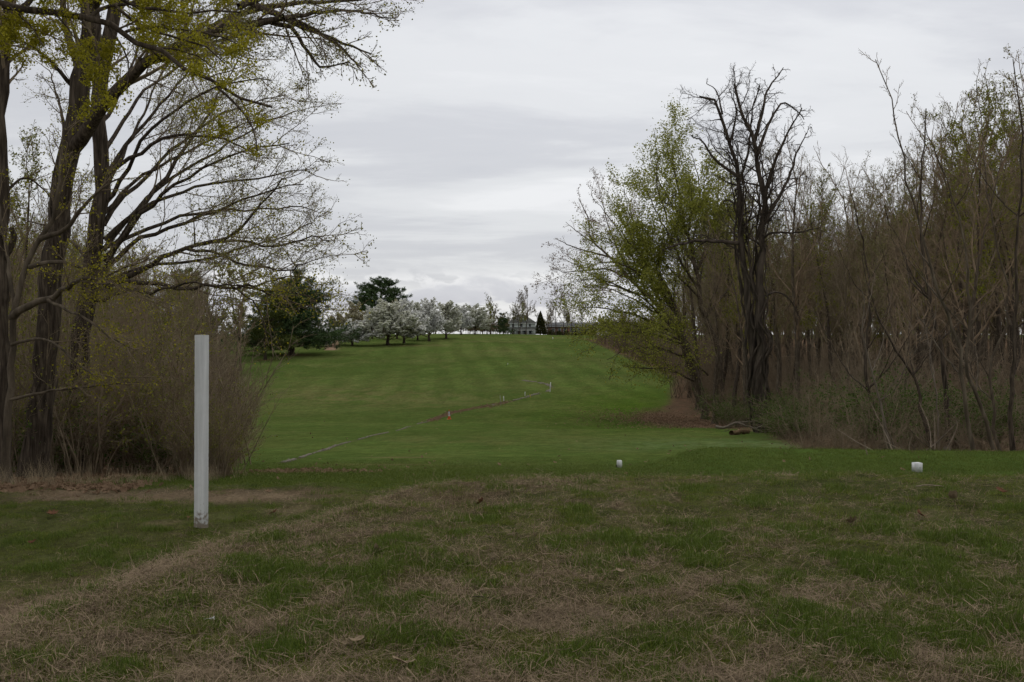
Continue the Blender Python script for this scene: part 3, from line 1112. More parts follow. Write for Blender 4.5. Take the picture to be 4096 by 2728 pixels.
    hero("young_maple", "slim grey maple with curved limbs crossing in front of the thick trunk", "tree", Cc, rng, FINE, BARK_TWIG, BARK_GREY, [(LEAF_YELLOW, 1300, .026, 3, .028, .4)])
    # trunk at the frame's left edge
    y = 12.2
    D = [(rooted([(2, 474), (3, 400), (3, 330), (2, 263), (5, 175), (2, 123), (7, 61), (11, 17), (10, -30)], y), .075, .06),
         (uvl([(3, 262), (14, 240), (12, 228)], 12.2, 12.1), .05, .03),
         (uvl([(10, 30), (22, 12), (40, -5), (70, -30)], 12.2, 12.4), .05, .02),
         (uvl([(4, 195), (25, 178), (45, 190), (55, 205)], 12.2, 12.6), .02, .005),
         (uvl([(3, 190), (-20, 150), (-40, 120)], 12.2, 12.5), .03, .01)]
    hero("maple_tree", "dark slender trunk rising along the left edge of the view", "tree", D, rng, FINE, BARK_TWIG, BARK_DARK, [(LEAF_YELLOW, 1300, .030, 2, .03, .45)])
    # flowering branch overhead, from a maple beside the photographer
    y = 8.6
    tr = at(-150, y)
    E = [([tr - [0, 0, .05], tr + [.05, 0, 1.5], tr + [0, .05, 3.0], tr + [.1, 0, 4.4], tr + [.2, .1, 5.6]], .17, .10),
         ([tr + [.1, 0, 4.0]] + uvl([(-60, -5), (0, 6), (30, 9), (58, 16), (88, 20), (110, 28), (123, 35), (140, 44), (158, 49), (172, 57), (184, 68), (200, 78), (219, 88), (246, 101), (270, 108)], 8.6, 8.2), .05, .010),
         (uvl([(219, 88), (238, 106), (250, 122), (256, 138), (258, 150)], 8.3, 8.0), .013, .005),
         ([tr + [.15, 0, 5.0]] + uvl([(0, -40), (60, -22), (120, 2), (160, 10), (200, 14), (240, 12)], 8.4, 7.9), .04, .006),
         ([tr + [.15, 0, 4.8]] + uvl([(20, -30), (90, -12), (130, 18), (165, 34), (205, 46), (228, 62)], 8.6, 8.9), .035, .006),
         (uvl([(88, 20), (110, 8), (150, 2), (190, -8), (225, -10)], 8.5, 9.2), .02, .005),
         (uvl([(123, 35), (150, 28), (180, 30), (210, 34), (238, 44)], 8.5, 8.8), .015, .005),
         (uvl([(110, 28), (125, 50), (130, 70), (128, 88)], 8.5, 8.2), .010, .004),
         (uvl([(158, 49), (175, 50), (200, 58), (215, 70)], 8.4, 8.7), .010, .004),
         (uvl([(58, 16), (70, 30), (78, 42)], 8.5, 8.3), .010, .004),
         (uvl([(10, 7), (25, 20), (35, 30), (45, 48)], 8.5, 8.3), .010, .004)]
    lv = [dict(per=6, t0=.1, ratio=.22, ang=(35, 70), K=5, gnarl=.13, up=.02, rr=.5, rmin=.004, S=3, lref=2.0),
          dict(per=4, t0=.1, ratio=.5, ang=(30, 60), K=4, gnarl=.15, up=.0, rr=.6, rmin=.0028, S=3)]
    hero("flowering_maple", "maple branch with dense yellow-green flower clusters hanging across the top left corner", "tree", E, rng, lv, BARK_TWIG, BARK_DARK,
         [(LEAF_YELLOW, 3000, .024, 12, .034, .3, lambda c: c[:, 2] < 6.2)])


left_trees()


def right_trees():
    rng = np.random.RandomState(23)
    MID = [dict(per=8, t0=.2, ratio=.42, ang=(30, 60), K=6, gnarl=.12, up=.05, rr=.45, rmin=.018, S=4),
           dict(per=7, t0=.15, ratio=.46, ang=(30, 60), K=5, gnarl=.16, up=.04, rr=.5, rmin=.011, S=3),
           dict(per=5, t0=.12, ratio=.48, ang=(30, 60), K=4, gnarl=.16, up=.04, rr=.6, rmin=.007, S=3)]
    # vine-choked dead tree
    y = 46
    T1 = rooted([(766, 434), (760, 394), (759, 363), (765, 342), (757, 322), (761, 301), (757.5, 280), (761, 249), (764, 224), (764, 197), (757, 166), (754, 141), (748, 128), (739, 109), (734, 86)], y)
    D = [(T1, .29, .05), (rooted([(761, 434), (757, 400), (755, 363), (749, 301), (742, 249), (740, 208), (737, 177), (730, 142), (722, 115), (712, 100), (698, 96)], y + .3), .24, .05),
         (uvl([(754, 141), (762, 112), (766, 92), (776, 78), (783, 68)], y, y + 1), .10, .02), (uvl([(764, 197), (775, 160), (789, 130), (801, 108)], y, y - 2), .12, .02),
         (uvl([(757, 155), (768, 125), (782, 104), (797, 112), (804, 120)], y, y + 2), .09, .02), (uvl([(737, 177), (715, 160), (702, 142), (690, 136)], y, y - 2), .09, .02),
         (uvl([(764, 224), (785, 185), (797, 152), (806, 134)], y, y + 2), .11, .02), (uvl([(738, 243), (706, 241), (685, 243), (668, 248)], y, y - 3), .10, .03),
         (uvl([(737, 190), (748, 150), (752, 110), (760, 84)], y, y + 1), .08, .02), (uvl([(722, 115), (716, 92), (706, 84)], y, y), .05, .015), (uvl([(730, 142), (736, 112), (728, 88)], y, y + 1), .06, .015),
         (uvl([(758, 300), (775, 292), (790, 300), (800, 318)], y, y + 1), .06, .02)]
    gn = [dict(per=12, t0=.25, ratio=.27, ang=(30, 75), K=7, gnarl=.26, up=.02, rr=.42, rmin=.018, S=4, lref=5.0), dict(per=6, t0=.15, ratio=.5, ang=(30, 80), K=6, gnarl=.3, up=.0, rr=.5, rmin=.011, S=3),
          dict(per=4, t0=.1, ratio=.5, ang=(30, 80), K=4, gnarl=.3, up=0, rr=.6, rmin=.007, S=3)]
    e = hero("dead_tree", "dark vine-wrapped twin-trunked tree with a gnarled bare top", "tree", D, rng, gn, BARK_BLACK, BARK_BLACK, trunks=2, cutf=.35)
    # woody vines up its trunks
    base = np.array(e.location)
    for k in range(12):
        src = np.array(D[k % 2][0]) - base
        P, R = spline(src, .3, .12, 60)
        h = np.linspace(0, 1, 60)
        a = h * rng.uniform(8, 16) * rng.choice([-1, 1]) + rng.uniform(0, 6.28)
        w = (np.interp(h, np.linspace(0, 1, 60), R) + .06 + .10 * rng.rand(60))
        P = P + np.stack([np.cos(a) * w, np.sin(a) * w, np.zeros(60)], 1)
        n = rng.randint(36, 58)
        g = Geo()
        g.tubes(P[None, :n], np.linspace(.07, .025, n)[None] * rng.uniform(.7, 1.2), 5)
        g.build("vine", BARK_BLACK, e)
    # lime-green maple leaning over the fairway
    y = 78
    M = [(rooted([(722, 405), (719, 370), (715.6, 340), (705, 318), (699, 291), (697, 270), (691, 249), (684.6, 224), (679.2, 197), (673.8, 166), (672, 150)], y), .34, .04),
         (rooted([(704, 408), (699, 384), (686.4, 343), (675.6, 311), (668.4, 291), (649.5, 266), (631.5, 245), (616.2, 224)], y - 1), .30, .03),
         (uvl([(675.6, 311), (655.8, 287), (634.2, 270), (606.3, 262), (586.5, 268)], y, y - 5), .12, .02), (uvl([(681, 336), (642.3, 318), (619.8, 311), (591.9, 307), (573, 312)], y, y - 4), .12, .02),
         (uvl([(691, 349), (660.3, 336), (627, 332), (601.8, 338)], y, y - 6), .11, .02), (uvl([(692, 360), (658.5, 348), (627, 350), (607.2, 360)], y, y - 3), .10, .02),
         (uvl([(675.6, 311), (654, 280), (631.5, 240), (614.4, 208)], y, y + 4), .12, .02), (uvl([(699, 291), (681, 260), (658.5, 215), (645, 188)], y, y - 4), .12, .02),
         (uvl([(699, 384), (672, 370), (645, 368), (622.5, 366)], y, y - 6), .09, .02), (uvl([(697, 270), (712, 230), (718, 190), (716, 160)], y, y + 4), .12, .02),
         (uvl([(684.6, 224), (663, 190), (652.2, 165), (649.5, 152)], y, y + 3), .09, .02), (uvl([(705, 318), (730, 285), (742, 250), (745, 215)], y, y + 5), .12, .02),
         (uvl([(690, 345), (654, 312), (613.5, 290), (583.8, 288)], y, y + 5), .11, .02), (uvl([(686.4, 343), (654, 330), (609, 322), (578.4, 330)], y, y + 6), .10, .02),
         (uvl([(675.6, 311), (645, 268), (609, 240), (585.6, 232)], y, y + 2), .11, .02), (uvl([(697, 270), (670.2, 225), (655.8, 180), (658.5, 156)], y, y - 3), .11, .02), (uvl([(691, 249), (700, 205), (696, 170), (690, 150)], y, y + 1), .10, .02),
         (uvl([(686.4, 343), (645, 300), (600, 280), (573, 283)], y, y - 2), .11, .02), (uvl([(668.4, 291), (645, 245), (628.8, 212), (623.4, 190)], y, y - 1), .10, .02), (uvl([(705, 318), (722, 270), (728, 220), (724, 180)], y, y - 3), .11, .02),
         (uvl([(708, 375), (690, 358), (667.5, 352), (645, 340)], y, y - 8), .08, .02)]
    hero("maple_tree", "broad maple in fresh lime-green leaf leaning over the right of the fairway", "tree", M, rng, MID, BARK_GREY, BARK_GREY, [(LEAF_LIME, 38000, .15, 2, .22, .1, lambda c: (HV - (c[:, 2] - CZ) * F / c[:, 1] < 335) | (np.random.RandomState(4).rand(len(c)) < .42))], trunks=2, cutf=.3)
    # bare reddish maple behind it
    y = 90
    R = [(rooted([(700, 402), (690, 370), (681, 340), (663, 310), (636, 285), (609.9, 257), (593.7, 243), (586.5, 214), (578.4, 200)], y), .32, .03),
         (uvl([(663, 310), (619.8, 274), (586.5, 270), (564, 272), (550.5, 267)], y, y - 5), .14, .02), (uvl([(636, 285), (613.5, 240), (605.4, 215), (600, 192)], y, y + 3), .12, .02),
         (uvl([(609.9, 257), (582, 250), (564, 243), (555, 238)], y, y - 2), .10, .02), (uvl([(663, 310), (645, 260), (630.6, 215), (623.4, 186)], y, y + 4), .14, .02), (uvl([(649.5, 297), (609, 285), (582, 268), (559.5, 258)], y, y + 4), .10, .02),
         (uvl([(593.7, 243), (574.8, 230), (565.8, 222)], y, y + 1), .06, .02), (uvl([(645, 290), (628.8, 250), (612.6, 222), (591, 195)], y, y - 4), .10, .02)]
    hero("red_maple", "bare maple with reddish buds showing left of the lime-green crown", "tree", R, rng, MID, BARK_RED, BARK_GREY, [(LEAF_RED, 6000, .13, 1, .08, .5)])
    # thin trees beside the tee
    S = [("pale thin sapling leaning left at the back edge of the tee", [(893.6, 458), (890, 449), (884.7, 422), (879.6, 401), (872, 371), (862, 330), (864, 300), (858, 275)], 21, .034, BARK_PALE),
         ("slim trunk with bare forked top, directly right of the white tee block", [(974, 472), (972, 434), (968, 412), (965, 397), (961, 375), (956, 329), (942, 301), (931, 268), (917, 215), (902, 162), (892, 111), (876, 60)], 18, .044, BARK_GREY),
         ("curving trunk in front of the fallen pole, right of the slim forked one", [(1003, 473), (997, 449), (989, 427), (985, 416), (976, 393), (967, 375), (968, 330), (970, 301), (956, 206), (933, 153), (920, 117)], 18.3, .042, BARK_GREY),
         ("straight trunk crossing behind the curving one near the right edge", [(1001.5, 466), (996, 434), (995, 404), (990, 379), (1000, 340), (1009, 301), (993, 228), (981, 134), (976, 80)], 19.5, .036, BARK_GREY),
         ("thick double trunk cut by the right edge of the view", [(1022, 470), (1013, 441), (1012, 382), (1014, 330), (1018, 217), (1022, 140), (1010, 60)], 18.6, .05, BARK_DARK),
         ("stout straight trunk standing behind the pile of dead sticks", [(948, 462), (948, 412), (945, 382), (940, 340), (930, 300), (922, 240), (920, 180), (926, 110)], 25, .075, BARK_DARK),
         ("leaning dark trunk propped over the pile of dead sticks", [(932, 446), (927, 427), (921, 408), (919.5, 386), (913.5, 375), (896, 350), (880, 322), (868, 285), (860, 250)], 23, .048, BARK_DARK),
         ("very thin crooked stem rising from the pile of dead sticks", [(939.4, 446), (938, 412), (936.5, 390), (932, 375), (930, 345), (936, 310), (930, 270)], 22.5, .024, BARK_PALE),
         ("dark mossy trunk left of the pale leaning sapling", [(879, 456), (876, 430), (874, 408), (868, 390), (866, 350), (870, 300), (862, 240), (850, 190)], 26, .06, BARK_DARK)]
    for lab, pts, y, r, bk in S:
        w = rooted(pts, y)
        n = len(w)
        limbs = [(w, r, r * .16)]
        for k in range(6 if r > .04 else 4):
            t = rng.uniform(.42, .9)
            i = int(t * (n - 1))
            p = np.array(w[i])
            a = rng.uniform(0, 6.28)
            d = np.array([math.cos(a), math.sin(a), rng.uniform(.7, 1.5)])
            ln = rng.uniform(1.0, 2.6) * (1.25 - t)
            q = [p, p + d * ln * .4 + rng.normal(0, .05, 3), p + d * ln + np.array([0, 0, .3]) * ln]
            limbs.append((q, r * .5 * (1.3 - t), .004))
        lv = [dict(per=6, t0=.45, ratio=.24, ang=(30, 60), K=6, gnarl=.11, up=.06, rr=.4, rmin=.007, S=4, lref=3.0), dict(per=4, t0=.2, ratio=.48, ang=(30, 60), K=5, gnarl=.13, up=.05, rr=.5, rmin=.0045, S=3), dict(per=3, t0=.2, ratio=.5, ang=(30, 60), K=4, gnarl=.15, up=.04, rr=.55, rmin=.0035, S=3)]
        hero("thin_tree", lab, "tree", limbs, rng, lv, BARK_RED, bk, None, "thin trees at the edge of the right-hand woods")


right_trees()


# ------------------------------------------------------------------ trees made once and set out many times
def bare_tree(seed, H, lean=.04, fork=.45, spread=(22, 48), bud=None, twig=None, bark=None, nlimb=11, per=(9, 6, 5), rm=(.018, .010, .0065), nbud=3500, bsize=.12):
    rng = np.random.RandomState(seed)
    e = empty("bare_tree")
    d = np.array([rng.normal(0, lean), rng.normal(0, lean), 1])
    pts = [np.zeros(3)]
    for i in range(7):
        pts.append(pts[-1] + d * H / 7)
        d = norm(d + np.array([rng.normal(0, .09), rng.normal(0, .09), .05]))
    P, R = spline(pts, H * .0115 + .03, .03, 20, rng, .01, .8)
    V, Q = trunk_rough(P, R, rng, 9, 1.5, .04, .9)
    obj("trunk", mesh_np("trunk", V, Q, bark or BARK_GREY), e)
    tr = Br(P[None], R[None])
    g = Geo()
    limbs = grow(tr, rng, nlimb, t0=fork, ratio=.46, ang=spread, K=8, gnarl=.10, up=.09, rr=.55, rmin=.04, short=.45)
    g.tubes(limbs.P, limbs.R, 5)
    cur = limbs
    for n_, rmin in zip(per, rm):
        cur = grow(cur, rng, n_, t0=.15, ratio=.46, ang=(25, 58), K=5, gnarl=.14, up=.06, rr=.55, rmin=rmin)
        g.tubes(cur.P, cur.R, 3)
    # a few sprigs low on the trunk
    sp = grow(tr, rng, 7, t0=.12, t1=.5, ratio=.10, ang=(50, 80), K=5, gnarl=.2, up=.04, rr=.2, rmin=.012)
    g.tubes(sp.P, sp.R, 3)
    cr = g.build("crown", twig or BARK_TWIG, e)
    if bud:
        lg = Geo()
        C = along(cur, rng, nbud, .3, 1.0, .06)
        lg.kites(C, bsize, rng, .3)
        o = lg.build("leaves", bud, cr, False)
        o["kind"] = "stuff"
    return e


def pear_tree(seed, blossom, H=10, W=7.5, n=12500, size=.36):
    rng = np.random.RandomState(seed)
    e = empty("pear_tree")
    P, R = spline([(0, 0, -.05), (.02, 0, H * .12), (.05, .03, H * .25), (0, .05, H * .75)], .19, .04, 14, rng, .02)
    V, Q = trunk_rough(P, R, rng, 10, 1.35, .05, .7)
    obj("trunk", mesh_np("trunk", V, Q, BARK_DARK), e)
    tr = Br(P[None], R[None])
    g = Geo()
    l1 = grow(tr, rng, 42, t0=.11, t1=.98, ratio=.62 * W / 7.5, ang=(38, 80), K=7, gnarl=.08, up=.10, rr=.5, rmin=.03, short=.62)
    g.tubes(l1.P, l1.R, 4)
    l2 = grow(l1, rng, 8, t0=.2, ratio=.42, ang=(25, 55), K=5, gnarl=.12, up=.10, rr=.5, rmin=.018)
    g.tubes(l2.P, l2.R, 3)
    l3 = grow(l2, rng, 4, t0=.15, ratio=.5, ang=(25, 55), K=4, gnarl=.12, up=.10, rr=.5, rmin=.012)
    g.tubes(l3.P, l3.R, 3)
    cr = g.build("crown", BARK_TWIG, e)
    lg = Geo()
    lg.kites(np.concatenate([along(l3, rng, n, .2, 1.05, .05), along(l2, rng, n // 4, .3, 1.05, .07)]), size, rng, .5)
    o = lg.build("blossom", blossom, cr, False)
    o["kind"] = "stuff"
    return e


def pine_tree(seed, H, W, bare=.15, needle=None, n_whorl=15, per=7, upsweep=.10, tuft=.42, dens=9, shape=None, stems=1, minor=False):
    rng = np.random.RandomState(seed)
    e = empty("pine_tree")
    shape = shape or (lambda t: (1 - t) ** .7 * (.75 + .25 * math.sin(t * 9)))
    g = Geo()
    allb = []
    for s in range(stems):
        off = np.array([math.cos(s * 2.6) * .25, math.sin(s * 2.6) * .25, 0]) * (stems > 1)
        top = np.array([rng.normal(0, .05), rng.normal(0, .05), 1]) * H * (1 if s == 0 else rng.uniform(.72, .9)) + off * (3.5 if s else 1)
        P, R = spline([off - [0, 0, .05], off * 1.3 + top * .3 * [.3, .3, 1], top * [.7, .7, .7] + off, top], .026 * H ** .95 * (1 if s == 0 else .75) / (1 if stems == 1 else 1.15), .03, 18, rng, .03)
        V, Q = trunk_rough(P, R, rng, 9, 1.25, .05, .8)
        obj("trunk", mesh_np("trunk", V, Q, BARK_DARK), e)
        hs = np.linspace(bare, .985, n_whorl) + rng.normal(0, .01, n_whorl)
        for h in hs:
            i = min(int(h * 17), 16)
            p0 = P[i] * (1 - (h * 17 - i)) + P[i + 1] * (h * 17 - i)
            tt = min(max((h - bare) / (1 - bare), 0.0), 1.0)
            for k in range(max(3, int(per * rng.uniform(.7, 1.2)))):
                a = rng.uniform(0, 6.28)
                ln = W * .5 * shape(tt) * rng.uniform(.55, 1.15) + .25
                d = np.array([math.cos(a), math.sin(a), rng.uniform(-.12, .18) + .5 * tt])
                K = 6
                Q_ = [p0]
                for j in range(K - 1):
                    d = norm(d + np.array([rng.normal(0, .07), rng.normal(0, .07), upsweep * rng.uniform(.3, 1.3)]))
                    Q_.append(Q_[-1] + d * ln / (K - 1))
                allb.append((np.array(Q_), np.linspace(.035 * (ln / 3) ** .6 + .012, .012, K)))
    b1 = Br(np.stack([b[0] for b in allb]), np.stack([b[1] for b in allb]))
    g.tubes(b1.P, b1.R, 4)
    b2 = grow(b1, rng, 6, t0=.22, ratio=.42, ang=(35, 60), K=4, gnarl=.1, up=.07, rr=.5, rmin=.012, azflat=.6)
    g.tubes(b2.P, b2.R, 3)
    cr = g.build("crown", BARK_DARK, e)
    lg = Geo()
    ends = np.concatenate([b2.P[:, -1], b2.P[:, -2], b1.P[:, -1]])
    ends = np.concatenate([ends, along(b2, rng, len(ends) // 2, .4, 1, .05)])
    C = np.repeat(ends, dens, 0)
    n = len(C)
    d = norm(rng.normal(size=(n, 3)) + np.array([0, 0, .55]))
    sd = norm(np.cross(d, rng.normal(size=(n, 3))))
    L_ = (tuft * rng.uniform(.6, 1.2, n))[:, None]
    w = L_ * .10
    tip = C + d * L_
    Vv = np.stack([C - sd * w * .4, C + sd * w * .4, (C + tip) / 2 + sd * w + [0, 0, .02], tip, ], 1)
    lg.add(Vv.reshape(-1, 3), np.arange(4 * n).reshape(n, 4))
    o = lg.build("needles", needle or NEEDLE, cr, False)
    o["kind"] = "stuff"
    return e


def fit(e, H, W, p, rz, label, cat):
    h0, w0 = measure(e)
    return put(e, p, H / h0, rz, label, cat, None, None, (W / w0) / (H / h0))


def put(e, p, s=1.0, rz=0.0, label=None, cat=None, group=None, name=None, sx=None):
    e.location = p
    e.scale = (s * (sx or 1), s * (sx or 1), s)
    e.rotation_euler = (0, 0, rz)
    if name:
        e.name = name
    return tag(e, label, cat, group)


USED = set()


def measure(e):
    pts = []

    def walk(o):
        if o.type == 'MESH':
            v = np.zeros(len(o.data.vertices) * 3, np.float32)
            o.data.vertices.foreach_get("co", v)
            pts.append(v.reshape(-1, 3))
        for c in o.children:
            walk(c)
    walk(e)
    p = np.concatenate(pts)
    return float(np.percentile(p[:, 2], 99.9)), float(np.percentile(np.abs(p[:, 0]), 97) + np.percentile(np.abs(p[:, 1]), 97))



def take(proto):
    if proto.name not in USED:
        USED.add(proto.name)
        return proto
    c = copy_tree(proto)
    USED.add(c.name)
    return c


def middle_trees():
    rng = np.random.RandomState(41)
    # pines
    wide = lambda t: (1.0 - .86 * t ** 1.5) * (.85 + .22 * math.sin(t * 11 + 1))
    big = pine_tree(3, 15.6, 17.5, .13, NEEDLE, 16, 8, .07, .66, 8, wide, 3)
    fit(big, 16.4, 18.5, at(291, 190) + [0, 0, -.1], .6, "big dark spreading pine with a forked trunk at the left of the fairway", "pine tree")
    small = pine_tree(5, 11.5, 11, .2, NEEDLE_Y, 12, 6, .04, .55, 12, wide)
    fit(small, 10.6, 11.5, at(265, 176) + [0, 0, -.1], 0, "yellowish smaller pine with a bare grey stem, left of the big pine", "pine tree")
    far = pine_tree(9, 17.5, 14.5, .42, NEEDLE, 14, 10, .08, .8, 12, lambda t: (.55 + .75 * math.sin(math.pi * min(1, t * .8 + .28))) * (1 - .35 * t))
    fit(far, 17.0, 15.0, at(381, 292), 0, "tall dark pine rising behind the white blossoming trees", "pine tree")
    sp = pine_tree(11, 10.5, 7, .3, NEEDLE, 9, 6, .06, .6, 7, lambda t: 1 - .7 * t)
    fit(sp, 11.0, 7.0, at(365, 300), 0, "small dark pine between the blossoming trees, left of the tall pine", "pine tree")
    con = pine_tree(13, 8.2, 7.5, .08, NEEDLE, 12, 7, .03, .5, 7, lambda t: 1 - .8 * t)
    fit(con, 7.6, 6.5, at(503, 352), 0, "small dark conifer on the skyline left of the white house", "pine tree")
    tall = pine_tree(15, 17, 9, .3, NEEDLE, 13, 6, .05, .6, 7, lambda t: 1 - .75 * t)
    fit(tall, 15.5, 8.5, at(187, 140), 0, "dark pine top showing above the left-hand thicket", "pine tree")
    # blossoming pears: u, y, top row, crown width in frame pixels, prototype, label
    pw, pg, po = pear_tree(1, BLOSSOM), pear_tree(2, BLOSSOM_GREEN, n=12000), pear_tree(4, BLOSSOM_OLIVE, 10, 6.5, 8000, .30)
    pw2 = pear_tree(6, BLOSSOM, 10, 8.5, 12500)
    msr = {q: measure(q) for q in (pw, pg, po, pw2)}
    L = [(pw2, 352, 221, 321, 29, "low round white blossoming tree at the left end of the row"), (po, 353, 245, 303, 19, "pale tree with a greenish top behind the leftmost round white one"),
         (pg, 388, 224, 302, 37, "largest blossoming tree, cream and green, with a short dark trunk"), (pw, 404, 232, 301, 27, "white blossoming tree close behind the right side of the largest one"),
         (pg, 417.5, 252, 303, 18, "slender beige blossoming tree left of the bright white one"), (pw, 429, 247, 300, 27, "bright white blossoming tree with an upright pointed top"),
         (pg, 446, 262, 303, 25, "olive-beige tree with a low forked trunk, right of the white row"), (pw, 461, 318, 306, 20, "small white blossoming tree on the crest, farthest right of the row"),
         (pg, 475, 326, 306, 18, "beige blossoming tree on the crest left of the yellow-green one"), (pw2, 372, 262, 307, 20, "white blossoming tree in the gap behind the two leftmost ones"),
         (pw, 321, 214, 330, 13, "small white blossoming bush half hidden by the big pine"), (po, 397, 262, 302, 18, "beige blossoming tree behind the largest one")]
    for k, (pr, u, y, top, w, lab) in enumerate(L):
        p = at(u, y)
        H = (HV - top + 2) / F * y + CZ - p[2]
        e = take(pr)
        W = w * y / F
        h0, w0 = msr[pr]
        s = H / h0
        put(e, p + [0, 0, -.03], s, rng.uniform(0, 6.28), lab, "pear tree", "blossoming pear trees in a row on the slope", "pear_tree", 1.52 * W / (w0 * s))
    # trees on the skyline
    f1 = bare_tree(61, 14, .03, .3, (30, 60), None, BARK_TWIG, BARK_DARK, 11, (7, 5, 4), (.05, .04, .03))
    f2 = bare_tree(62, 14, .03, .28, (20, 45), LEAF_BUD, BARK_TWIG, BARK_DARK, 10, (7, 5, 3), (.05, .04, .03), 2600, .22)
    f3 = bare_tree(63, 12, .02, .25, (25, 50), LEAF_LIME, BARK_TWIG, BARK_DARK, 11, (7, 5, 3), (.05, .04, .03), 3000, .22)
    for e in (f1, f2, f3):
        e.name = "skyline_tree"
    msr = {q: measure(q) for q in (f1, f2, f3)}
    S = [(f1, 552, 345, 299, "thin bare tree left of the spreading one before the brick building"), (f2, 568, 348, 300, "budding tree before the brick pier on the crest"), (f3, 487, 338, 300, "yellow-green tree on the crest just left of the utility pole"), (f2, 497, 345, 292, "thin upright budding tree just right of the utility pole"),
         (f2, 513, 350, 293, "budding tree in front of the left corner of the white house"), (f1, 519, 353, 292, "leaning bare tree before the house front, left of the tall forked one"),
         (f1, 526, 350, 285, "tallest bare forked tree standing before the white house"), (f1, 556, 352, 284, "bare spreading tree before the brick building"),
         (f1, 563, 356, 291, "dark bare tree just right of the one before the brick building"), (f2, 548, 372, 305, "thin bare stem between the cedar and the brick building"),
         (f1, 572, 352, 302, "leaning bare tree at the right end of the brick building"), (f3, 520, 380, 299, "tree with a yellow-green round top over the roof of the house"), (f2, 540, 395, 306, "pale budding tree behind the roof of the house"),
         (f1, 338, 300, 301, "bare grey tree on the skyline right of the big pine"), (f1, 346, 310, 302, "second bare grey tree right of the big pine, nearer the white row"), (f2, 478, 372, 310, "hazy budding tree far behind the crest, left of the pole"), (f1, 583, 345, 300, "bare tree beside the overhanging lime-green maple on the skyline"),
         (f3, 240, 152, 257, "rounded crown in pale young leaf rising above the left-hand thicket"), (f2, 222, 140, 268, "thin budding tree left of the rounded pale crown above the thicket")]
    for pr, u, y, top, lab in S:
        p = at(u, y)
        H = (HV - top) / F * y + CZ - p[2]
        e = take(pr)
        put(e, p + [0, 0, -.05], H / msr[pr][0], rng.uniform(0, 6.28), lab, "tree", "bare and budding trees on the skyline", "skyline_tree", 1.0)
    # cedar beside the house
    g = Geo()
    e = empty("cedar_tree", at(540.5, 362))
    Hc = 8.6
    n = 9000
    t = rng.rand(n) ** 1.3
    a = rng.uniform(0, 6.28, n)
    r = 1.95 * (1 - t ** 2.2) * rng.uniform(.55, 1.0, n) * (.85 + .25 * vnoise(a * 2, t * 9, 7))
    g.kites(np.c_[np.cos(a) * r, np.sin(a) * r, .3 + t * (Hc - .3)], .3, rng, .2)
    o = g.build("crown", CEDAR, e, False)
    g = Geo()
    g.tubes(np.array([[[0, 0, -.1], [0, 0, 3], [0, 0, 7.5]]]), np.array([[.14, .1, .02]]), 7)
    g.build("trunk", BARK_DARK, e)
    tag(e, "dense brownish-green conical cedar at the right side of the house", "cedar tree")


middle_trees()


def shrub(seed, H, n=16, leafm=None, nl=0, size=.05, twig=None, arch=.0, spread=.55, per=(7, 5), rm=(.006, .004), name="bare_shrub"):
    rng = np.random.RandomState(seed)
    K = 8
    P = np.zeros((n, K, 3))
    P[:, 0, :2] = rng.normal(0, .16 * H / 2, (n, 2))
    a = rng.uniform(0, 6.28, n)
    sp = rng.uniform(.1, spread, n)
    d = norm(np.stack([np.cos(a) * sp, np.sin(a) * sp, np.ones(n)], 1))
    ln = H * rng.uniform(.55, 1.1, n)
    for j in range(1, K):
        P[:, j] = P[:, j - 1] + d * (ln / (K - 1))[:, None]
        d = norm(d + rng.normal(0, .12, (n, 3)) + np.array([0, 0, -arch]) + np.stack([np.cos(a), np.sin(a), 0 * a], 1) * arch * .6)
    R = np.linspace(1, .3, K)[None] * (.008 * H / 2 + .004) * rng.uniform(.6, 1.4, n)[:, None]
    R = np.maximum(R, rm[0])
    st = Br(P, R)
    g = Geo()
    g.tubes(P, R, 4)
    cur = st
    for p_, r_ in zip(per, rm):
        cur = grow(cur, rng, p_, t0=.2, ratio=.36, ang=(25, 65), K=4, gnarl=.18, up=.03, rr=.6, rmin=r_)
        g.tubes(cur.P, cur.R, 3)
    o = g.build(name, twig or BARK_TWIG, None, True, False)
    if leafm:
        lg = Geo()
        lg.kites(along(cur, rng, nl, .15, 1.05, .03 * H / 2), size, rng, .4)
        me = o.data
        lm = lg.build(name, leafm, None, False, False)
        # leaves and stems of one low shrub are one piece of undergrowth
        bm_v = np.concatenate(g.v + lg.v)
        q1 = np.concatenate(g.q)
        q2 = np.concatenate(lg.q) + g.n
        m2 = mesh_np(name, bm_v, np.concatenate([q1, q2]), twig or BARK_TWIG, False)
        m2.materials.append(leafm)
        m2.polygons.foreach_set("material_index", np.concatenate([np.zeros(len(q1), np.int32), np.ones(len(q2), np.int32)]))
        o = obj(name, m2, None, False)
    return o


def layers_of(trees):
    """trunks, crowns and leaves of standing trees as scatter pieces that share their meshes, for trees deep in the woods that read as one mass"""
    out = []
    for nm in ("trunk", "crown", "leaves"):
        lay = []
        for e in trees:
            pool = list(e.children) + [g for c in e.children for g in c.children]
            m = [c for c in pool if c.name.split(".")[0] == nm]
            me = m[0].data if m else bpy.data.meshes.new("no_leaves")
            lay.append(obj("wood_tree_" + nm, me, None, False))
        out.append(lay)
    return out


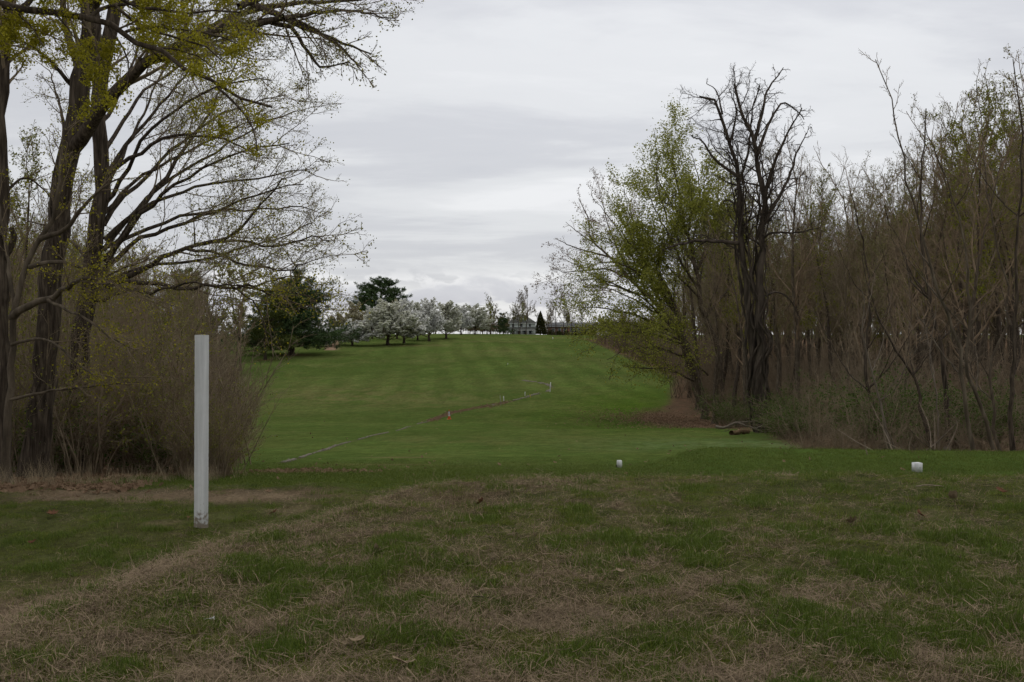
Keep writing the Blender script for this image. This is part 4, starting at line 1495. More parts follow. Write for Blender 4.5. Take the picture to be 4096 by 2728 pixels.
def woods():
    rng = np.random.RandomState(77)
    b = [bare_tree(71, 18, .04, .38, (18, 40), None, BARK_TWIG, BARK_GREY, 12, (8, 6, 5)),
         bare_tree(72, 17, .05, .35, (20, 45), LEAF_BUD, BARK_TWIG, BARK_GREY, 12, (8, 6, 5)),
         bare_tree(73, 19, .03, .45, (15, 38), LEAF_BUD, BARK_RED, BARK_DARK, 12, (8, 6, 5), nbud=3000),
         bare_tree(74, 15, .07, .3, (22, 50), None, BARK_RED, BARK_GREY, 11, (8, 6, 5)),
         bare_tree(75, 16, .05, .32, (20, 45), LEAF_SHRUB_Y, BARK_TWIG, BARK_DARK, 11, (8, 6, 5), nbud=4500)]
    HH = [measure(q)[0] for q in b]
    # trees that can be told apart by eye along the woods' edge and within: u, distance, top row, prototype, label
    named = [(700, 100, 158, 1, "tall budding tree rising just behind the top of the lime-green maple"), (722, 84, 172, 4, "yellow-budded tree filling the gap between the lime maple and the vine-wrapped tree"), (1018, 60, 48, 2, "tallest budding tree of the right-hand woods, at the right edge of the view"), (985, 56, 80, 1, "tall pale-budded tree left of the tallest one at the right edge"),
             (955, 62, 100, 0, "tall bare tree third from the right along the top of the woods"), (925, 48, 120, 3, "bare reddish tree behind the slim forked trunk by the tee"),
             (893, 66, 140, 0, "grey bare tree above the pale sapling, level with the dip in the treetops"), (862, 70, 150, 1, "budding tree at the lowest dip of the right-hand treetops"),
             (836, 58, 165, 4, "yellow-budded tree in the dip right of the vine-wrapped tree"), (800, 56, 125, 3, "bare tree with crooked limbs close right of the vine-wrapped tree"),
             (815, 74, 150, 0, "grey bare tree behind the crooked one beside the vine-wrapped tree"), (780, 62, 115, 1, "tall budding tree directly behind the vine-wrapped tree"),
             (735, 64, 180, 4, "yellow-budded tree left of the vine-wrapped tree"), (715, 70, 205, 0, "bare trunk at the litter's edge below the lime-green maple"),
             (745, 58, 210, 3, "reddish bare tree between the lime maple and the vine-wrapped tree"), (690, 110, 230, 2, "bare tree behind the lime-green maple's trunk"),
             (972, 36, 110, 3, "bare reddish tree standing behind the curving trunk by the tee"), (1012, 40, 95, 4, "yellow-budded tree behind the double trunk at the right edge"),
             (905, 34, 190, 3, "shorter bare tree behind the tee's back corner"), (850, 40, 215, 0, "short grey tree over the green brambles")]
    for u, y, top, k, lab in named:
        p = at(u, y)
        H = (HV - top) / F * y + CZ - p[2]
        e = take(b[k])
        put(e, p + [0, 0, -.05], H / HH[k], rng.uniform(0, 6.28), lab, "tree", "bare trees of the right-hand woods", "bare_tree")
    namedl = [(30, 24, 150, 1, "budding tree behind the thick leaning maple trunk"), (60, 30, 190, 0, "bare tree behind the gap between the two maple trunks"), (120, 27, 235, 3, "reddish bare tree behind the left-hand thicket"),
              (160, 34, 262, 3, "reddish bare tree among the thicket left of the white post"), (205, 42, 276, 0, "grey bare tree in the thicket above the white post"), (15, 20, 120, 4, "yellow-budded tree at the far left behind the slender trunk"),
              (232, 62, 275, 3, "reddish bare tree at the thicket's right edge by the fairway"), (180, 80, 268, 1, "budding tree rising far back in the left-hand thicket")]
    for u, y, top, k, lab in namedl:
        p = at(u, y)
        H = (HV - top) / F * y + CZ - p[2]
        e = take(b[k])
        put(e, p + [0, 0, -.05], H / HH[k], rng.uniform(0, 6.28), lab, "tree", "bare trees of the left-hand woods", "bare_tree")
    # the depth of both woods, which reads as one mass
    jt = layers_of(b)
    x = np.concatenate([rng.uniform(6, 75, 600), rng.uniform(-75, -4, 420)])
    y = np.concatenate([rng.uniform(24, 235, 600), rng.uniform(20, 165, 420)])
    right = x > 0
    keep = np.where(right, (x > woods_edge(y) + 5.0) & (x < woods_edge(y) + 46) & (x / y < .68), (x < woods_edge_left(y) - 3.0) & (x > woods_edge_left(y) - 34) & (x / y > -.7))
    keep &= ~((y < 45) & (rng.rand(len(x)) < .35))
    x, y, right = x[keep], y[keep], right[keep]
    n = len(x)
    # treetops stay below the photo's skyline on each side
    u = 512 + F * x / y
    cap = np.where(right, np.interp(u, [600, 640, 680, 720, 790, 830, 900, 960, 1024], [338, 316, 262, 205, 148, 170, 150, 105, 60]), np.interp(u, [0, 120, 200, 240, 300], [195, 240, 264, 272, 300]))
    z = height(x, y)
    Hm = np.minimum(rng.uniform(14, 24, n), np.maximum(((HV - cap) / F * y + CZ - z) * rng.uniform(.62, 1.1, n), 3.5))
    # the tall stand at the right, and unseen trees added behind the photographer for shade
    ye = rng.uniform(36, 75, 22)
    xe = (rng.uniform(890, 1060, 22) - 512) / F * ye
    nb_ = 52
    xb, yb = np.concatenate([xe, rng.uniform(-34, 34, 30)]), np.concatenate([ye, rng.uniform(-34, -9, 30)])
    x, y, z = np.concatenate([x, xb]), np.concatenate([y, yb]), np.concatenate([z, height(xb, yb)])
    ue = 512 + F * xe / ye
    he = ((HV - np.interp(ue, [890, 960, 1024], [150, 100, 50])) / F * ye + 5) * rng.uniform(.75, 1.02, 22)
    Hm = np.concatenate([Hm, he, rng.uniform(13, 20, 30)])
    n = len(x)
    k = rng.randint(0, 5, n)
    scatter("far_woods", "mass of bare trees filling the depth of the woods", np.c_[x, y, z - .05], np.c_[np.zeros((n, 2)), rng.uniform(0, 6.28, n)], Hm / np.array(HH)[k], k, jt)


woods()


def undergrowth():
    rng = np.random.RandomState(91)
    bs = [shrub(1, 2.6, 14), shrub(2, 2.2, 18, None, 0, twig=BARK_RED), shrub(3, 3.4, 12, spread=.4), shrub(4, 1.4, 22, None, 0, twig=BARK_RED, arch=.10, spread=.9),
          shrub(5, 4.6, 10, LEAF_SHRUB_Y, 500, .06, spread=.35), shrub(6, 2.0, 20, LEAF_SHRUB, 1500, .055, arch=.14, spread=.9), shrub(7, 2.4, 18, LEAF_SHRUB, 1700, .06, arch=.10, spread=.8), shrub(8, 3.0, 14, LEAF_SHRUB_Y, 900, .05, spread=.5)]
    X, Y, K, Sz = [], [], [], []

    def strew(n, xf, yf, kinds, s0=.7, s1=1.2):
        x, y = xf(n), yf(n)
        X.append(x), Y.append(y), K.append(rng.choice(kinds, n)), Sz.append(rng.uniform(s0, s1, n))
    # left thicket
    y = rng.uniform(13.2, 34, 210)
    x = woods_edge_left(y) - .5 - rng.rand(210) * (.24 * y + 1.5)
    X.append(x), Y.append(y), K.append(rng.choice([0, 1, 1, 2, 3, 4, 4, 7, 7, 2], 210)), Sz.append(rng.uniform(.5, .95, 210))
    y = rng.uniform(30, 150, 260)
    x = woods_edge_left(y) - .6 - rng.rand(260) * 20
    X.append(x), Y.append(y), K.append(rng.choice([0, 1, 1, 2, 2], 260)), Sz.append(rng.uniform(1.2, 2.2, 260))
    yy = rng.uniform(13.2, 16.5, 26)
    X.append((rng.uniform(185, 226, 26) - 512) / F * yy), Y.append(yy), K.append(rng.choice([0, 1, 3, 2, 0, 7], 26)), Sz.append(rng.uniform(.3, .55, 26))
    yy = rng.uniform(20, 60, 30)
    X.append((rng.uniform(200, 236, 30) - 512) / F * yy), Y.append(yy), K.append(rng.choice([0, 1, 2], 30)), Sz.append(rng.uniform(.6, 1.05, 30))
    # green shrubs at its foot
    strew(9, lambda n: rng.uniform(-7.2, -5.2, n), lambda n: rng.uniform(13.4, 16, n), [5, 6, 7], .5, .8)
    # right woods: edge brush
    y = rng.uniform(26, 110, 330)
    x = woods_edge(y) + 1.0 + 3.0 * sst(36, 50, y) + rng.rand(330) * (8 + .12 * y)
    X.append(x), Y.append(y), K.append(rng.choice([0, 1, 1, 2, 1, 3, 2], 330)), Sz.append(rng.uniform(.5, 1.15, 330) * (1 + y / 170))
    y = rng.uniform(100, 235, 160)
    x = woods_edge(y) + .5 + rng.rand(160) * 10
    X.append(x), Y.append(y), K.append(rng.choice([0, 1, 2], 160)), Sz.append(rng.uniform(1.5, 2.6, 160))
    y = rng.uniform(60, 150, 200)
    X.append(woods_edge(y) + 10 + rng.rand(200) * 45), Y.append(y), K.append(rng.choice([0, 1, 2], 200)), Sz.append(rng.uniform(1.2, 2.4, 200))
    # green brambles
    for u0, u1, y0, y1, n in ((775, 905, 34, 48, 40), (850, 1040, 25, 34, 44), (860, 1040, 34, 46, 34), (725, 760, 50, 62, 8)):
        yy = rng.uniform(y0, y1, n)
        X.append((rng.uniform(u0, u1, n) - 512) / F * yy), Y.append(yy), K.append(rng.choice([5, 6], n)), Sz.append(rng.uniform(.55, 1.1, n))
    # low dead tangle right behind the tee
    yy = rng.uniform(19.5, 30, 75)
    X.append((rng.uniform(800, 1050, 75) - 512) / F * yy), Y.append(yy), K.append(rng.choice([3, 3, 3, 0], 75)), Sz.append(rng.uniform(.22, .62, 75))
    x, y, k, s = (np.concatenate(a) for a in (X, Y, K, Sz))
    ok = tee(x, y) < .05
    x, y, k, s = x[ok], y[ok], k[ok], s[ok]
    n = len(x)
    scatter("undergrowth", "tangled bare brush and green brambles filling the foot of the woods", np.c_[x, y, height(x, y) - .03], np.c_[rng.normal(0, .08, (n, 2)), rng.uniform(0, 6.28, n)], s, k, bs)


undergrowth()


# ------------------------------------------------------------------ made things
def plain(name, c, rough=.7, c2=None, scale=6):
    return mat(name, c, c2 or tuple(v * .8 for v in c), scale, rough)


def wear(m):
    """mud splashes and rubbed patches toward the foot of the post"""
    nt = m.node_tree
    N, L = nt.nodes, nt.links
    p = [n for n in N if n.type == 'BSDF_PRINCIPLED'][0]
    src = p.inputs["Base Color"].links[0].from_socket
    tc = N.new("ShaderNodeTexCoord")
    sp = N.new("ShaderNodeSeparateXYZ")
    L.new(tc.outputs["Object"], sp.inputs[0])
    nz = N.new("ShaderNodeTexNoise")
    nz.inputs["Scale"].default_value = 28
    nz.inputs["Detail"].default_value = 7
    L.new(tc.outputs["Object"], nz.inputs[0])
    mr = N.new("ShaderNodeMapRange")
    mr.inputs[1].default_value, mr.inputs[2].default_value, mr.inputs[3].default_value, mr.inputs[4].default_value = 0.0, .30, .34, -.22
    L.new(sp.outputs[2], mr.inputs[0])
    ad = N.new("ShaderNodeMath")
    ad.operation = 'ADD'
    L.new(nz.outputs[0], ad.inputs[0])
    L.new(mr.outputs[0], ad.inputs[1])
    rp = N.new("ShaderNodeValToRGB")
    rp.color_ramp.elements[0].position, rp.color_ramp.elements[1].position = .60, .78
    L.new(ad.outputs[0], rp.inputs[0])
    mx = N.new("ShaderNodeMix")
    mx.data_type = 'RGBA'
    L.new(rp.outputs[0], mx.inputs["Factor"])
    L.new(src, mx.inputs["A"])
    mx.inputs["B"].default_value = (.24, .20, .15, 1)
    L.new(mx.outputs["Result"], p.inputs["Base Color"])


def post():
    p = gp(200.5, 527.6)
    rng = np.random.RandomState(2)
    a, H, K = .0415, 1.60, 60
    # corner ring with chamfered arrises, stacked up the height
    c = .0035
    ring = np.array([(-a + c, -a), (a - c, -a), (a, -a + c), (a, a - c), (a - c, a), (-a + c, a), (-a, a - c), (-a, -a + c)])
    rows = []
    for k in range(K):
        t = k / (K - 1)
        z = -.08 + t * (H + .08)
        w = 1 + .035 * math.exp(-t * 26) + rng.normal(0, .003)
        r = ring * w + rng.normal(0, .0006, ring.shape)
        chip = math.exp(-t * 22)
        r = r + rng.normal(0, .0035, ring.shape) * chip
        rows.append(np.c_[r, np.full(8, z)])
    V = np.concatenate(rows)
    i = np.arange(8)
    Q = np.concatenate([np.stack([k * 8 + i, k * 8 + (i + 1) % 8, (k + 1) * 8 + (i + 1) % 8, (k + 1) * 8 + i], 1) for k in range(K - 1)])
    e = empty("white_post", p)
    e.rotation_euler = (0, math.radians(.55), math.radians(-27))
    me = bpy.data.meshes.new("shaft")
    n = (K - 1) * 8
    me.from_pydata(V.tolist(), [], [tuple(q) for q in Q.tolist()])
    me.materials.append(WHITE)
    sh = obj("shaft", me, e)
    wear(WHITE)
    g = Geo()
    g.add(np.c_[ring * 1.0, np.full(8, H)], [(0, 1, 2, 7), (2, 3, 6, 7), (3, 4, 5, 6)])
    g.add(np.c_[ring * .93, np.full(8, H + .002)], [(0, 1, 2, 7), (2, 3, 6, 7), (3, 4, 5, 6)])
    g.build("end_grain", mat("post_end", (.40, .38, .34), (.68, .67, .63), 60, .8), e, False)
    tag(e, "tall white painted square wooden post standing in the grass", "post")


post()


def tee_block(u, v, w, h, rz, lab, hole=False):
    p = gp(u, v)
    g = Geo()
    b = .004
    for lo, hi in (((-w / 2 + b, -w / 2, 0), (w / 2 - b, w / 2, h - b)), ((-w / 2, -w / 2 + b, 0), (w / 2, w / 2 - b, h - b)), ((-w / 2 + b, -w / 2 + b, -.02), (w / 2 - b, w / 2 - b, h))):
        g.box(lo, hi)
    e = empty("tee_marker", p, rz)
    g.build("block", WHITE_STAKE, e, False)
    if hole:
        k = Geo()
        k.tubes(np.array([[[.012, -w / 2 - .001, h * .48], [.012, -w / 2 + .004, h * .48]]]), np.array([[.006, .006]]), 8)
        k.tubes(np.array([[[.012, -w / 2 - .0008, h * .48], [.012, -w / 2 - .0007, h * .48]]]), np.array([[.006, .0001]]), 8)
        k.build("screw_hole", plain("hole_dark", (.02, .02, .02)), e)
    else:
        k = Geo()
        k.box((-w / 2 - .022, -.02, -.01), (-w / 2, .03, .048))  # small dark stub low on the block's left side
        k.build("dark_stub", plain("stub_dark", (.03, .025, .02)), e, False)
    tag(e, lab, "tee marker", "white tee marker blocks")


tee_block(619.6, 467.8, .092, .142, .02, "white tee block on the left shoulder of the tee, taller than wide")
tee_block(917.7, 472.0, .108, .130, .16, "white cube tee block near the right woods, nail hole in its front", True)


def cone():
    p = gp(449.2, 419.4)
    s = p[1] * 9.6 / F
    e = empty("traffic_cone", p)
    e.rotation_euler = (.03, -.04, .3)
    OR = plain("cone_orange", (.62, .145, .05), .6, (.40, .085, .035), 5)
    WH = plain("cone_collar", (.55, .57, .58), .5)
    g = Geo()
    b = .22 * s
    g.box((-b, -b, 0), (b, b, .05 * s))
    g.build("base", OR, e, False)
    prof = lambda t: s * (.155 - .115 * t)
    for nm, t0, t1, m in (("body", .05, .36, OR), ("collar", .36, .53, WH), ("body", .53, .60, OR), ("collar", .60, .84, WH), ("body", .84, 1.0, OR)):
        k = Geo()
        out = 1.03 if nm == "collar" else 1.0
        k.tubes(np.array([[[0, 0, t0 * s], [0, 0, (t0 + t1) / 2 * s], [0, 0, t1 * s]]]), np.array([[prof(t0) * out, prof((t0 + t1) / 2) * out, prof(t1) * out]]), 18)
        k.build(nm, m, e)
    tag(e, "orange traffic cone with two grey reflective collars beside the drain", "traffic cone")


cone()


def stake(u, v, u2, v2, r, m, lab, name="marker_stake", square=True):
    p = gp(u, v)
    y = p[1]
    top = np.array([(u2 - u) / F * y, .02, (v - v2) / F * y])
    g = Geo()
    g.tubes(np.array([[[0, 0, -.05], top * .5, top, top * 1.001]]), np.array([[r, r, r, .0005]]), 4 if square else 8)
    o = g.build(name, m, None, False)
    o.location = p
    tag(o, lab, "stake", "stakes along the drain")


GREY_ROD = plain("rod_grey", (.28, .28, .26))
YELLOW = plain("marker_yellow", (.55, .38, .03))
stake(503.8, 401.4, 503.6, 396.3, .035, WHITE_STAKE, "short white stake just right of the thin grey rod, near the drain")
stake(501.2, 404.8, 499.9, 395.3, .022, GREY_ROD, "thin leaning grey rod at the edge of the drain", "marker_rod", False)
stake(525, 395.7, 525, 391.9, .035, WHITE_STAKE, "short white stake midway between the rod and the bend of the drain")
stake(550, 391.9, 550.7, 382.2, .035, WHITE_STAKE, "tall white stake at the bend of the drain")
stake(530.6, 397.2, 529.8, 394.4, .03, YELLOW, "small yellow leaning marker at the drain before its bend")
stake(507.8, 364.6, 507.8, 363.2, .045, WHITE_STAKE, "tiny white stake alone in mid fairway beyond the drain")
stake(506.2, 366.3, 506.2, 365.5, .05, plain("stake_dark", (.03, .03, .03)), "tiny dark marker beside the white stake in mid fairway")
stake(552.8, 339.3, 552.8, 337.0, .08, WHITE_STAKE, "white stake on the crest below the brick building")

for u, v, lab in ((255, 364.3, "yellow tee marker at the left end of the small left-hand tee"), (288, 363.9, "yellow tee marker at the right end of the small left-hand tee")):
    g = Geo()
    P = np.array([[[0, 0, 0], [0, 0, .05], [0, 0, .11], [0, 0, .15], [0, 0, .16]]])
    g.tubes(P, np.array([[.09, .11, .10, .05, .001]]), 10)
    o = g.build("tee_marker", YELLOW)
    o.location = gp(u, v)
    tag(o, lab, "tee marker", "yellow tee markers")


def offcut():
    p = at(735.3, 19.3)
    g = Geo()
    w = .105
    zt = CZ - (449.3 - HV) / F * 19.3 - p[2]
    b = .004
    g.box((-w / 2, -.04, 0), (w / 2, .04, zt - .02))
    g.box((-w / 2 - b, -.04 - b, zt - .02), (w / 2 + b, .04 + b, zt))
    o = g.build("wooden_block", mat("wood_yellow", (.16, .11, .035), (.30, .21, .08), 8, .8, stretch=(1, 1, 6)), None, False)
    o.location = p
    tag(o, "small yellowish wooden block lying behind the tee beside the straw heap", "block")


offcut()


def branch_thing(name, lab, cat, lines, m, group=None):
    base = np.array(lines[0][0][0], float)
    g = Geo()
    rng = np.random.RandomState(len(lab))
    for pts, r0, r1 in lines:
        P, R_ = spline(np.array(pts) - base, r0, r1, 14, rng, r0 * .25)
        g.tubes(P[None], R_[None], 6)
    o = g.build(name, m)
    o.location = base
    return tag(o, lab, cat, group)


def dead_wood():
    rng = np.random.RandomState(12)
    y = 43.5
    branch_thing("fallen_branch", "pale forked dead branch lying before the vine-wrapped tree", "branch",
                 [(uvl([(716, 426.5), (721.5, 428), (728, 426), (735, 422.6), (741.5, 424), (754, 428.5), (766, 433)], y, y - .5), .07, .03), (uvl([(735, 422.6), (747, 421.8), (759.5, 419.8)], y, y + .6), .04, .012),
                  (uvl([(754, 428.5), (770, 424), (782, 423.3)], y, y + .8), .035, .012), (uvl([(728, 426), (729, 430), (724, 431.5)], y, y - .2), .02, .01)], BARK_PALE)
    b = at(734, 44.5)
    branch_thing("log", "short broken log end beneath the forked dead branch", "log", [([b + [-.12, -.1, .10], b + [.3, .2, .12], b + [.8, .6, .11]], .13, .11)], mat("log_end", (.10, .065, .038), (.22, .15, .085), 9))
    b0, b1 = at(966, 18.0), pt(1016, 454.5, 19.2)
    branch_thing("fallen_pole", "long dead pole leaning between the trunks at the right edge", "branch", [([b0 + [0, 0, .04], (b0 + b1) / 2 + [0, 0, .03], b1], .035, .028)], DEADWOOD)
    e = empty("brush_pile", at(925, 19.6))
    base = np.array(e.location)
    for k in range(22):
        a = rng.uniform(-1.3, 1.3)
        ln = rng.uniform(.5, 1.5)
        c = np.array([rng.normal(0, .32), rng.normal(0, .25), rng.uniform(0, .25)])
        d = np.array([math.sin(a), rng.normal(0, .3), math.cos(a) * rng.uniform(.35, 1.1)]) * ln
        P, R_ = spline([c, c + d * .5 + rng.normal(0, .08, 3), c + d + rng.normal(0, .08, 3)], rng.uniform(.010, .024), .006, 8)
        g = Geo()
        g.tubes(P[None], R_[None], 5)
        g.build("stick", DEADWOOD if rng.rand() < .6 else BARK_GREY, e)
    tag(e, "pile of dead sticks behind the cube tee block", "brush pile")
    # broken stump
    p = at(946.5, 20.5)
    P = np.array([[0, 0, -.05], [.01, 0, .1], [-.01, .01, .2], [.02, .0, .3], [.0, .01, .38]])
    V, Q = trunk_rough(P, np.array([.085, .08, .075, .07, .045]), rng, 12, 1.5, .25, .5)
    o = obj("stump", mesh_np("stump", V, Q, BARK_PALE))
    o.location = p
    tag(o, "rotten broken stump right of the pile of dead sticks", "stump")
    p = gp(469, 600)
    branch_thing("twig", "dark crooked twig lying on the bank near the middle of the view", "twig", [([p + [0, 0, .012], p + [.05, -.03, .02], p + [.12, -.04, .014]], .003, .0015)], BARK_DARK)
    p = gp(917, 489)
    branch_thing("twig", "pale straight stick on the bank below the cube tee block", "twig", [([p + [0, 0, .02], p + [.10, -.01, .03], p + [.21, 0, .02]], .005, .003)], DEADWOOD)
    p = gp(868, 455.5)
    branch_thing("twig", "pale short stick standing at the back edge of the tee", "twig", [([p + [0, 0, 0], p + [-.03, 0, .12], p + [-.05, .01, .22]], .010, .006)], DEADWOOD)


dead_wood()


def lone_leaves():
    rng = np.random.RandomState(33)
    L = [(51, 518, .105, LEAF_BROWN, 1, "dark curled oak leaf far left of the white post"), (272.8, 516.5, .085, LEAF_BROWN, 1, "reddish oak leaf on the grass right of the white post"),
         (31.5, 546, .06, LEAF_BROWN, 0, "small brown leaf near the lower left, below the dark oak leaf"), (480.4, 506.5, .075, LEAF_BROWN, 1, "dark leaf standing on the crest of the bank"),
         (377, 555, .07, LEAF_TAN, 0, "pale leaf on the bank right of the straw slope"), (402, 672, .075, LEAF_TAN, 0, "pale curled leaf at the very bottom, left of centre"),
         (188.5, 520.5, .05, LEAF_BROWN, 0, "small brown leaf just left of the white post's foot"), (954, 502, .10, LEAF_TAN, 0, "tan leaf on the bank below the cube tee block, toward the right edge"),
         (853, 527, .09, LEAF_TAN, 1, "tan lobed leaf on the right half of the bank"), (921.6, 520, .08, LEAF_BROWN, 0, "brown leaf right of the tan lobed one"), (1003, 496, .09, LEAF_BROWN, 0, "brown leaf close to the right edge of the bank"),
         (620.6, 576, .045, LEAF_TAN, 0, "tiny pale leaf in the middle of the bank"), (356.5, 648, .055, LEAF_TAN, 0, "pale brown leaf low on the bank, left of centre"), (102, 515.5, .05, LEAF_TAN, 0, "small tan leaf right of the dark oak leaf")]
    for u, v, s, m, lob, lab in L:
        o = leaf_piece(rng, m, "fallen_leaf", s, bool(lob))
        COL.objects.link(o)
        o.location = gp(u, v) + [0, 0, s * .28 + .012]
        o.rotation_euler = (rng.normal(0, .35), rng.normal(0, .35), rng.uniform(0, 6.28))
        tag(o, lab, "leaf", "single fallen leaves on the near ground")
    g = Geo()
    g.tubes(np.array([[[-.02, 0, 0], [.012, 0, .003], [.02, 0, .004], [.024, 0, .004]]]), np.array([[.0015, .0025, .006, .007]]), 7)
    o = g.build("golf_tee", WHITE_STAKE)
    o.location = gp(207.6, 625) + [0, 0, .02]
    tag(o, "small white golf tee lying on the trodden earth", "golf tee")


lone_leaves()


# ------------------------------------------------------------------ buildings on the crest
def slab(pts, th=.12):
    """a thick roof plane from four corners"""
    p = np.array(pts, float)
    n = norm(np.cross(p[1] - p[0], p[2] - p[0]))
    q = p - n * th
    return np.concatenate([p, q]), [(0, 1, 2, 3), (7, 6, 5, 4), (0, 4, 5, 1), (1, 5, 6, 2), (2, 6, 7, 3), (3, 7, 4, 0)]


SIDING = mat("pale_siding", (.46, .50, .46), (.54, .57, .53), 2, .8, .01, 10, (.1, .1, 9))
TRIM = plain("white_trim", (.72, .72, .70))
SHINGLE = mat("grey_shingle", (.075, .078, .068), (.15, .15, .13), 3, .95)
GLASS = mat("window_glass", (.03, .035, .04), None, rough=.12, spec=.6)
BRICK = mat("brick_wall", (.14, .075, .058), (.22, .125, .095), 5, .9)
DOORM = plain("door_dark", (.16, .17, .18))


def window(parent, x, y, z, w, h, m=None):
    """frame, sill and pane on a wall that faces the viewer"""
    t = .09
    f = Geo()
    f.box((x - w / 2 - t, y - .07, z - h / 2), (x - w / 2, y, z + h / 2))
    f.box((x + w / 2, y - .07, z - h / 2), (x + w / 2 + t, y, z + h / 2))
    f.box((x - w / 2 - t, y - .08, z + h / 2), (x + w / 2 + t, y, z + h / 2 + t))
    f.box((x - w / 2 - t, y - .11, z - h / 2 - t), (x + w / 2 + t, y, z - h / 2))
    f.box((x - w / 2, y - .055, z - .03), (x + w / 2, y, z + .03))
    fo = f.build("window", m or TRIM, parent, False)
    Geo().box((x - w / 2, y - .03, z - h / 2), (x + w / 2, y - .002, z + h / 2)).build("pane", GLASS, fo, False)


def house():
    Y = 385.0
    g0 = float(height(4, Y)) - .4
    e = empty("white_house", (-.9, Y, 0))
    W, D = 10.1, 8.5
    Geo().box((0, 0, g0), (W, D, 4.31)).build("wall", SIDING, e, False)
    o = .55
    A, B, C_, D_ = (-o, -o, 4.3), (W + o, -o, 4.3), (W + o, D + o, 4.3), (-o, D + o, 4.3)
    r0, r1 = (2.9, D / 2, 7.75), (5.6, D / 2, 7.75)
    g = Geo()
    for q in ((A, B, r1, r0), (B, C_, r1, r1), (C_, D_, r0, r1), (D_, A, r0, r0)):
        if q[2] == q[3]:
            q = (q[0], q[1], tuple(np.array(q[2]) + [0, .02, 0]), tuple(np.array(q[2]) - [0, .02, 0])) if q[0][0] > 1 else (q[0], q[1], tuple(np.array(q[2]) - [0, .02, 0]), tuple(np.array(q[2]) + [0, .02, 0]))
        V, Q = slab(q)
        g.add(V, Q)
    rf = g.build("roof", SHINGLE, e, False)
    Geo().box((W + .0, 2.6, 5.0), (W + .0 + .01, 2.61, 5.01))
    Geo().box((6.6, 5.0, 5.2), (7.2, 5.6, 8.6)).build("chimney", BRICK, rf, False)
    Geo().box((-o, -o - .04, 4.10), (W + o, -o + .0, 4.29)).build("fascia", TRIM, e, False)
    # dormers
    for x0, x1, zt, ze, zb, yb in ((4.1, 6.8, 7.85, 6.45, 4.9, .6), (.9, 2.2, 6.9, 6.2, 5.1, 1.1)):
        dm = Geo().box((x0, yb, zb), (x1, yb + 3.0, ze)).build("dormer", SIDING, e, False)
        xm = (x0 + x1) / 2
        g = Geo()
        for q in (((x0 - .3, yb - .3, ze), (xm, yb + .9, zt), (xm, yb + 3.4, zt), (x0 - .3, yb + 3.2, ze)), ((xm, yb + .9, zt), (x1 + .3, yb - .3, ze), (x1 + .3, yb + 3.2, ze), (xm, yb + 3.4, zt)), ((x0 - .3, yb - .3, ze), (x1 + .3, yb - .3, ze), (xm + .02, yb + .9, zt), (xm - .02, yb + .9, zt))):
            V, Q = slab(q if np.cross(np.subtract(q[1], q[0]), np.subtract(q[2], q[0]))[2] > 0 else q[::-1], .1)
            g.add(V, Q)
        g.build("dormer_roof", SHINGLE, dm, False)
        n = 2 if x1 - x0 > 2 else 1
        for k in range(n):
            window(e, x0 + (k + .5) * (x1 - x0) / n, yb - .002, (ze + zb) / 2 + .1, .62, .95)
    for x in (1.3, 4.6, 7.8):
        window(e, x, -.002, 3.45, .75, 1.1)
    # porch
    g = Geo()
    V, Q = slab(((-.9, -2.3, 1.70), (W - .2, -2.3, 1.70), (W - .2, .05, 2.70), (-.9, .05, 2.70)))
    g.add(V, Q)
    pr = g.build("porch_roof", SHINGLE, e, False)
    Geo().box((-.9, -2.36, 1.42), (W - .2, -2.305, 1.66)).build("fascia", TRIM, pr, False)
    Geo().box((-.7, -2.2, g0), (W - .4, -.005, g0 + .55)).build("porch_floor", plain("porch_grey", (.3, .3, .3)), e, False)
    for x in (-.45, 2.3, 4.6, 7.1, 9.4):
        Geo().box((x - .13, -2.15, g0 + .55), (x + .13, -1.89, 1.5)).build("column", TRIM, e, False)
    d = Geo().box((7.5, -.06, g0 + .56), (8.5, -.003, 1.35)).build("door", DOORM, e, False)
    Geo().box((7.65, -.08, .35), (8.35, -.062, 1.1)).build("pane", GLASS, d, False)
    for x in (1.2, 3.6, 5.8):
        window(e, x, -.002, .55, .9, 1.2)
    tag(e, "pale two-storey house with hipped grey roof, dormer and columned porch", "house")


house()


def brick_building():
    Y = 398.0
    x0, x1 = 14.6, 34.0
    g0 = float(height(20, Y)) - .4
    e = empty("brick_building", (0, Y, 0))
    Geo().box((x0, 0, g0), (x1, 9, 3.1)).build("wall", BRICK, e, False)
    g = Geo()
    V, Q = slab(((x0 - .5, -.6, 3.05), (x1 + .5, -.6, 3.05), (x1 + .5, 4.5, 4.7), (x0 - .5, 4.5, 4.7)))
    g.add(V, Q)
    V, Q = slab(((x0 - .5, 4.5, 4.7), (x1 + .5, 4.5, 4.7), (x1 + .5, 9.6, 3.05), (x0 - .5, 9.6, 3.05)))
    g.add(V, Q)
    g.build("roof", mat("grey_roof", (.10, .10, .10), (.17, .17, .17), 3), e, False)
    Geo().box((x0 - .5, -.66, 2.8), (x1 + .5, -.605, 3.04)).build("gutter", plain("gutter_grey", (.35, .35, .35)), e, False)
    for x, w in ((16.6, 1.0), (19.0, 1.0), (21.2, 1.0), (30.5, 1.2)):
        window(e, x, -.002, 1.55, w, 1.2)
    for k in range(3):
        window(e, 24.0 + k * 1.62, -.002, 1.5, 1.4, 1.5)
    Geo().box((22.3, -.3, g0), (22.75, -.003, 2.75)).build("pier", mat("brick_bright", (.32, .12, .08), (.4, .17, .12), 6), e, False)
    Geo().box((23.2, -.35, g0), (29.0, -.003, .55)).build("plinth", plain("plinth_grey", (.16, .16, .17)), e, False)
    tag(e, "long low brick building with grey roof on the crest right of the house", "building")


brick_building()


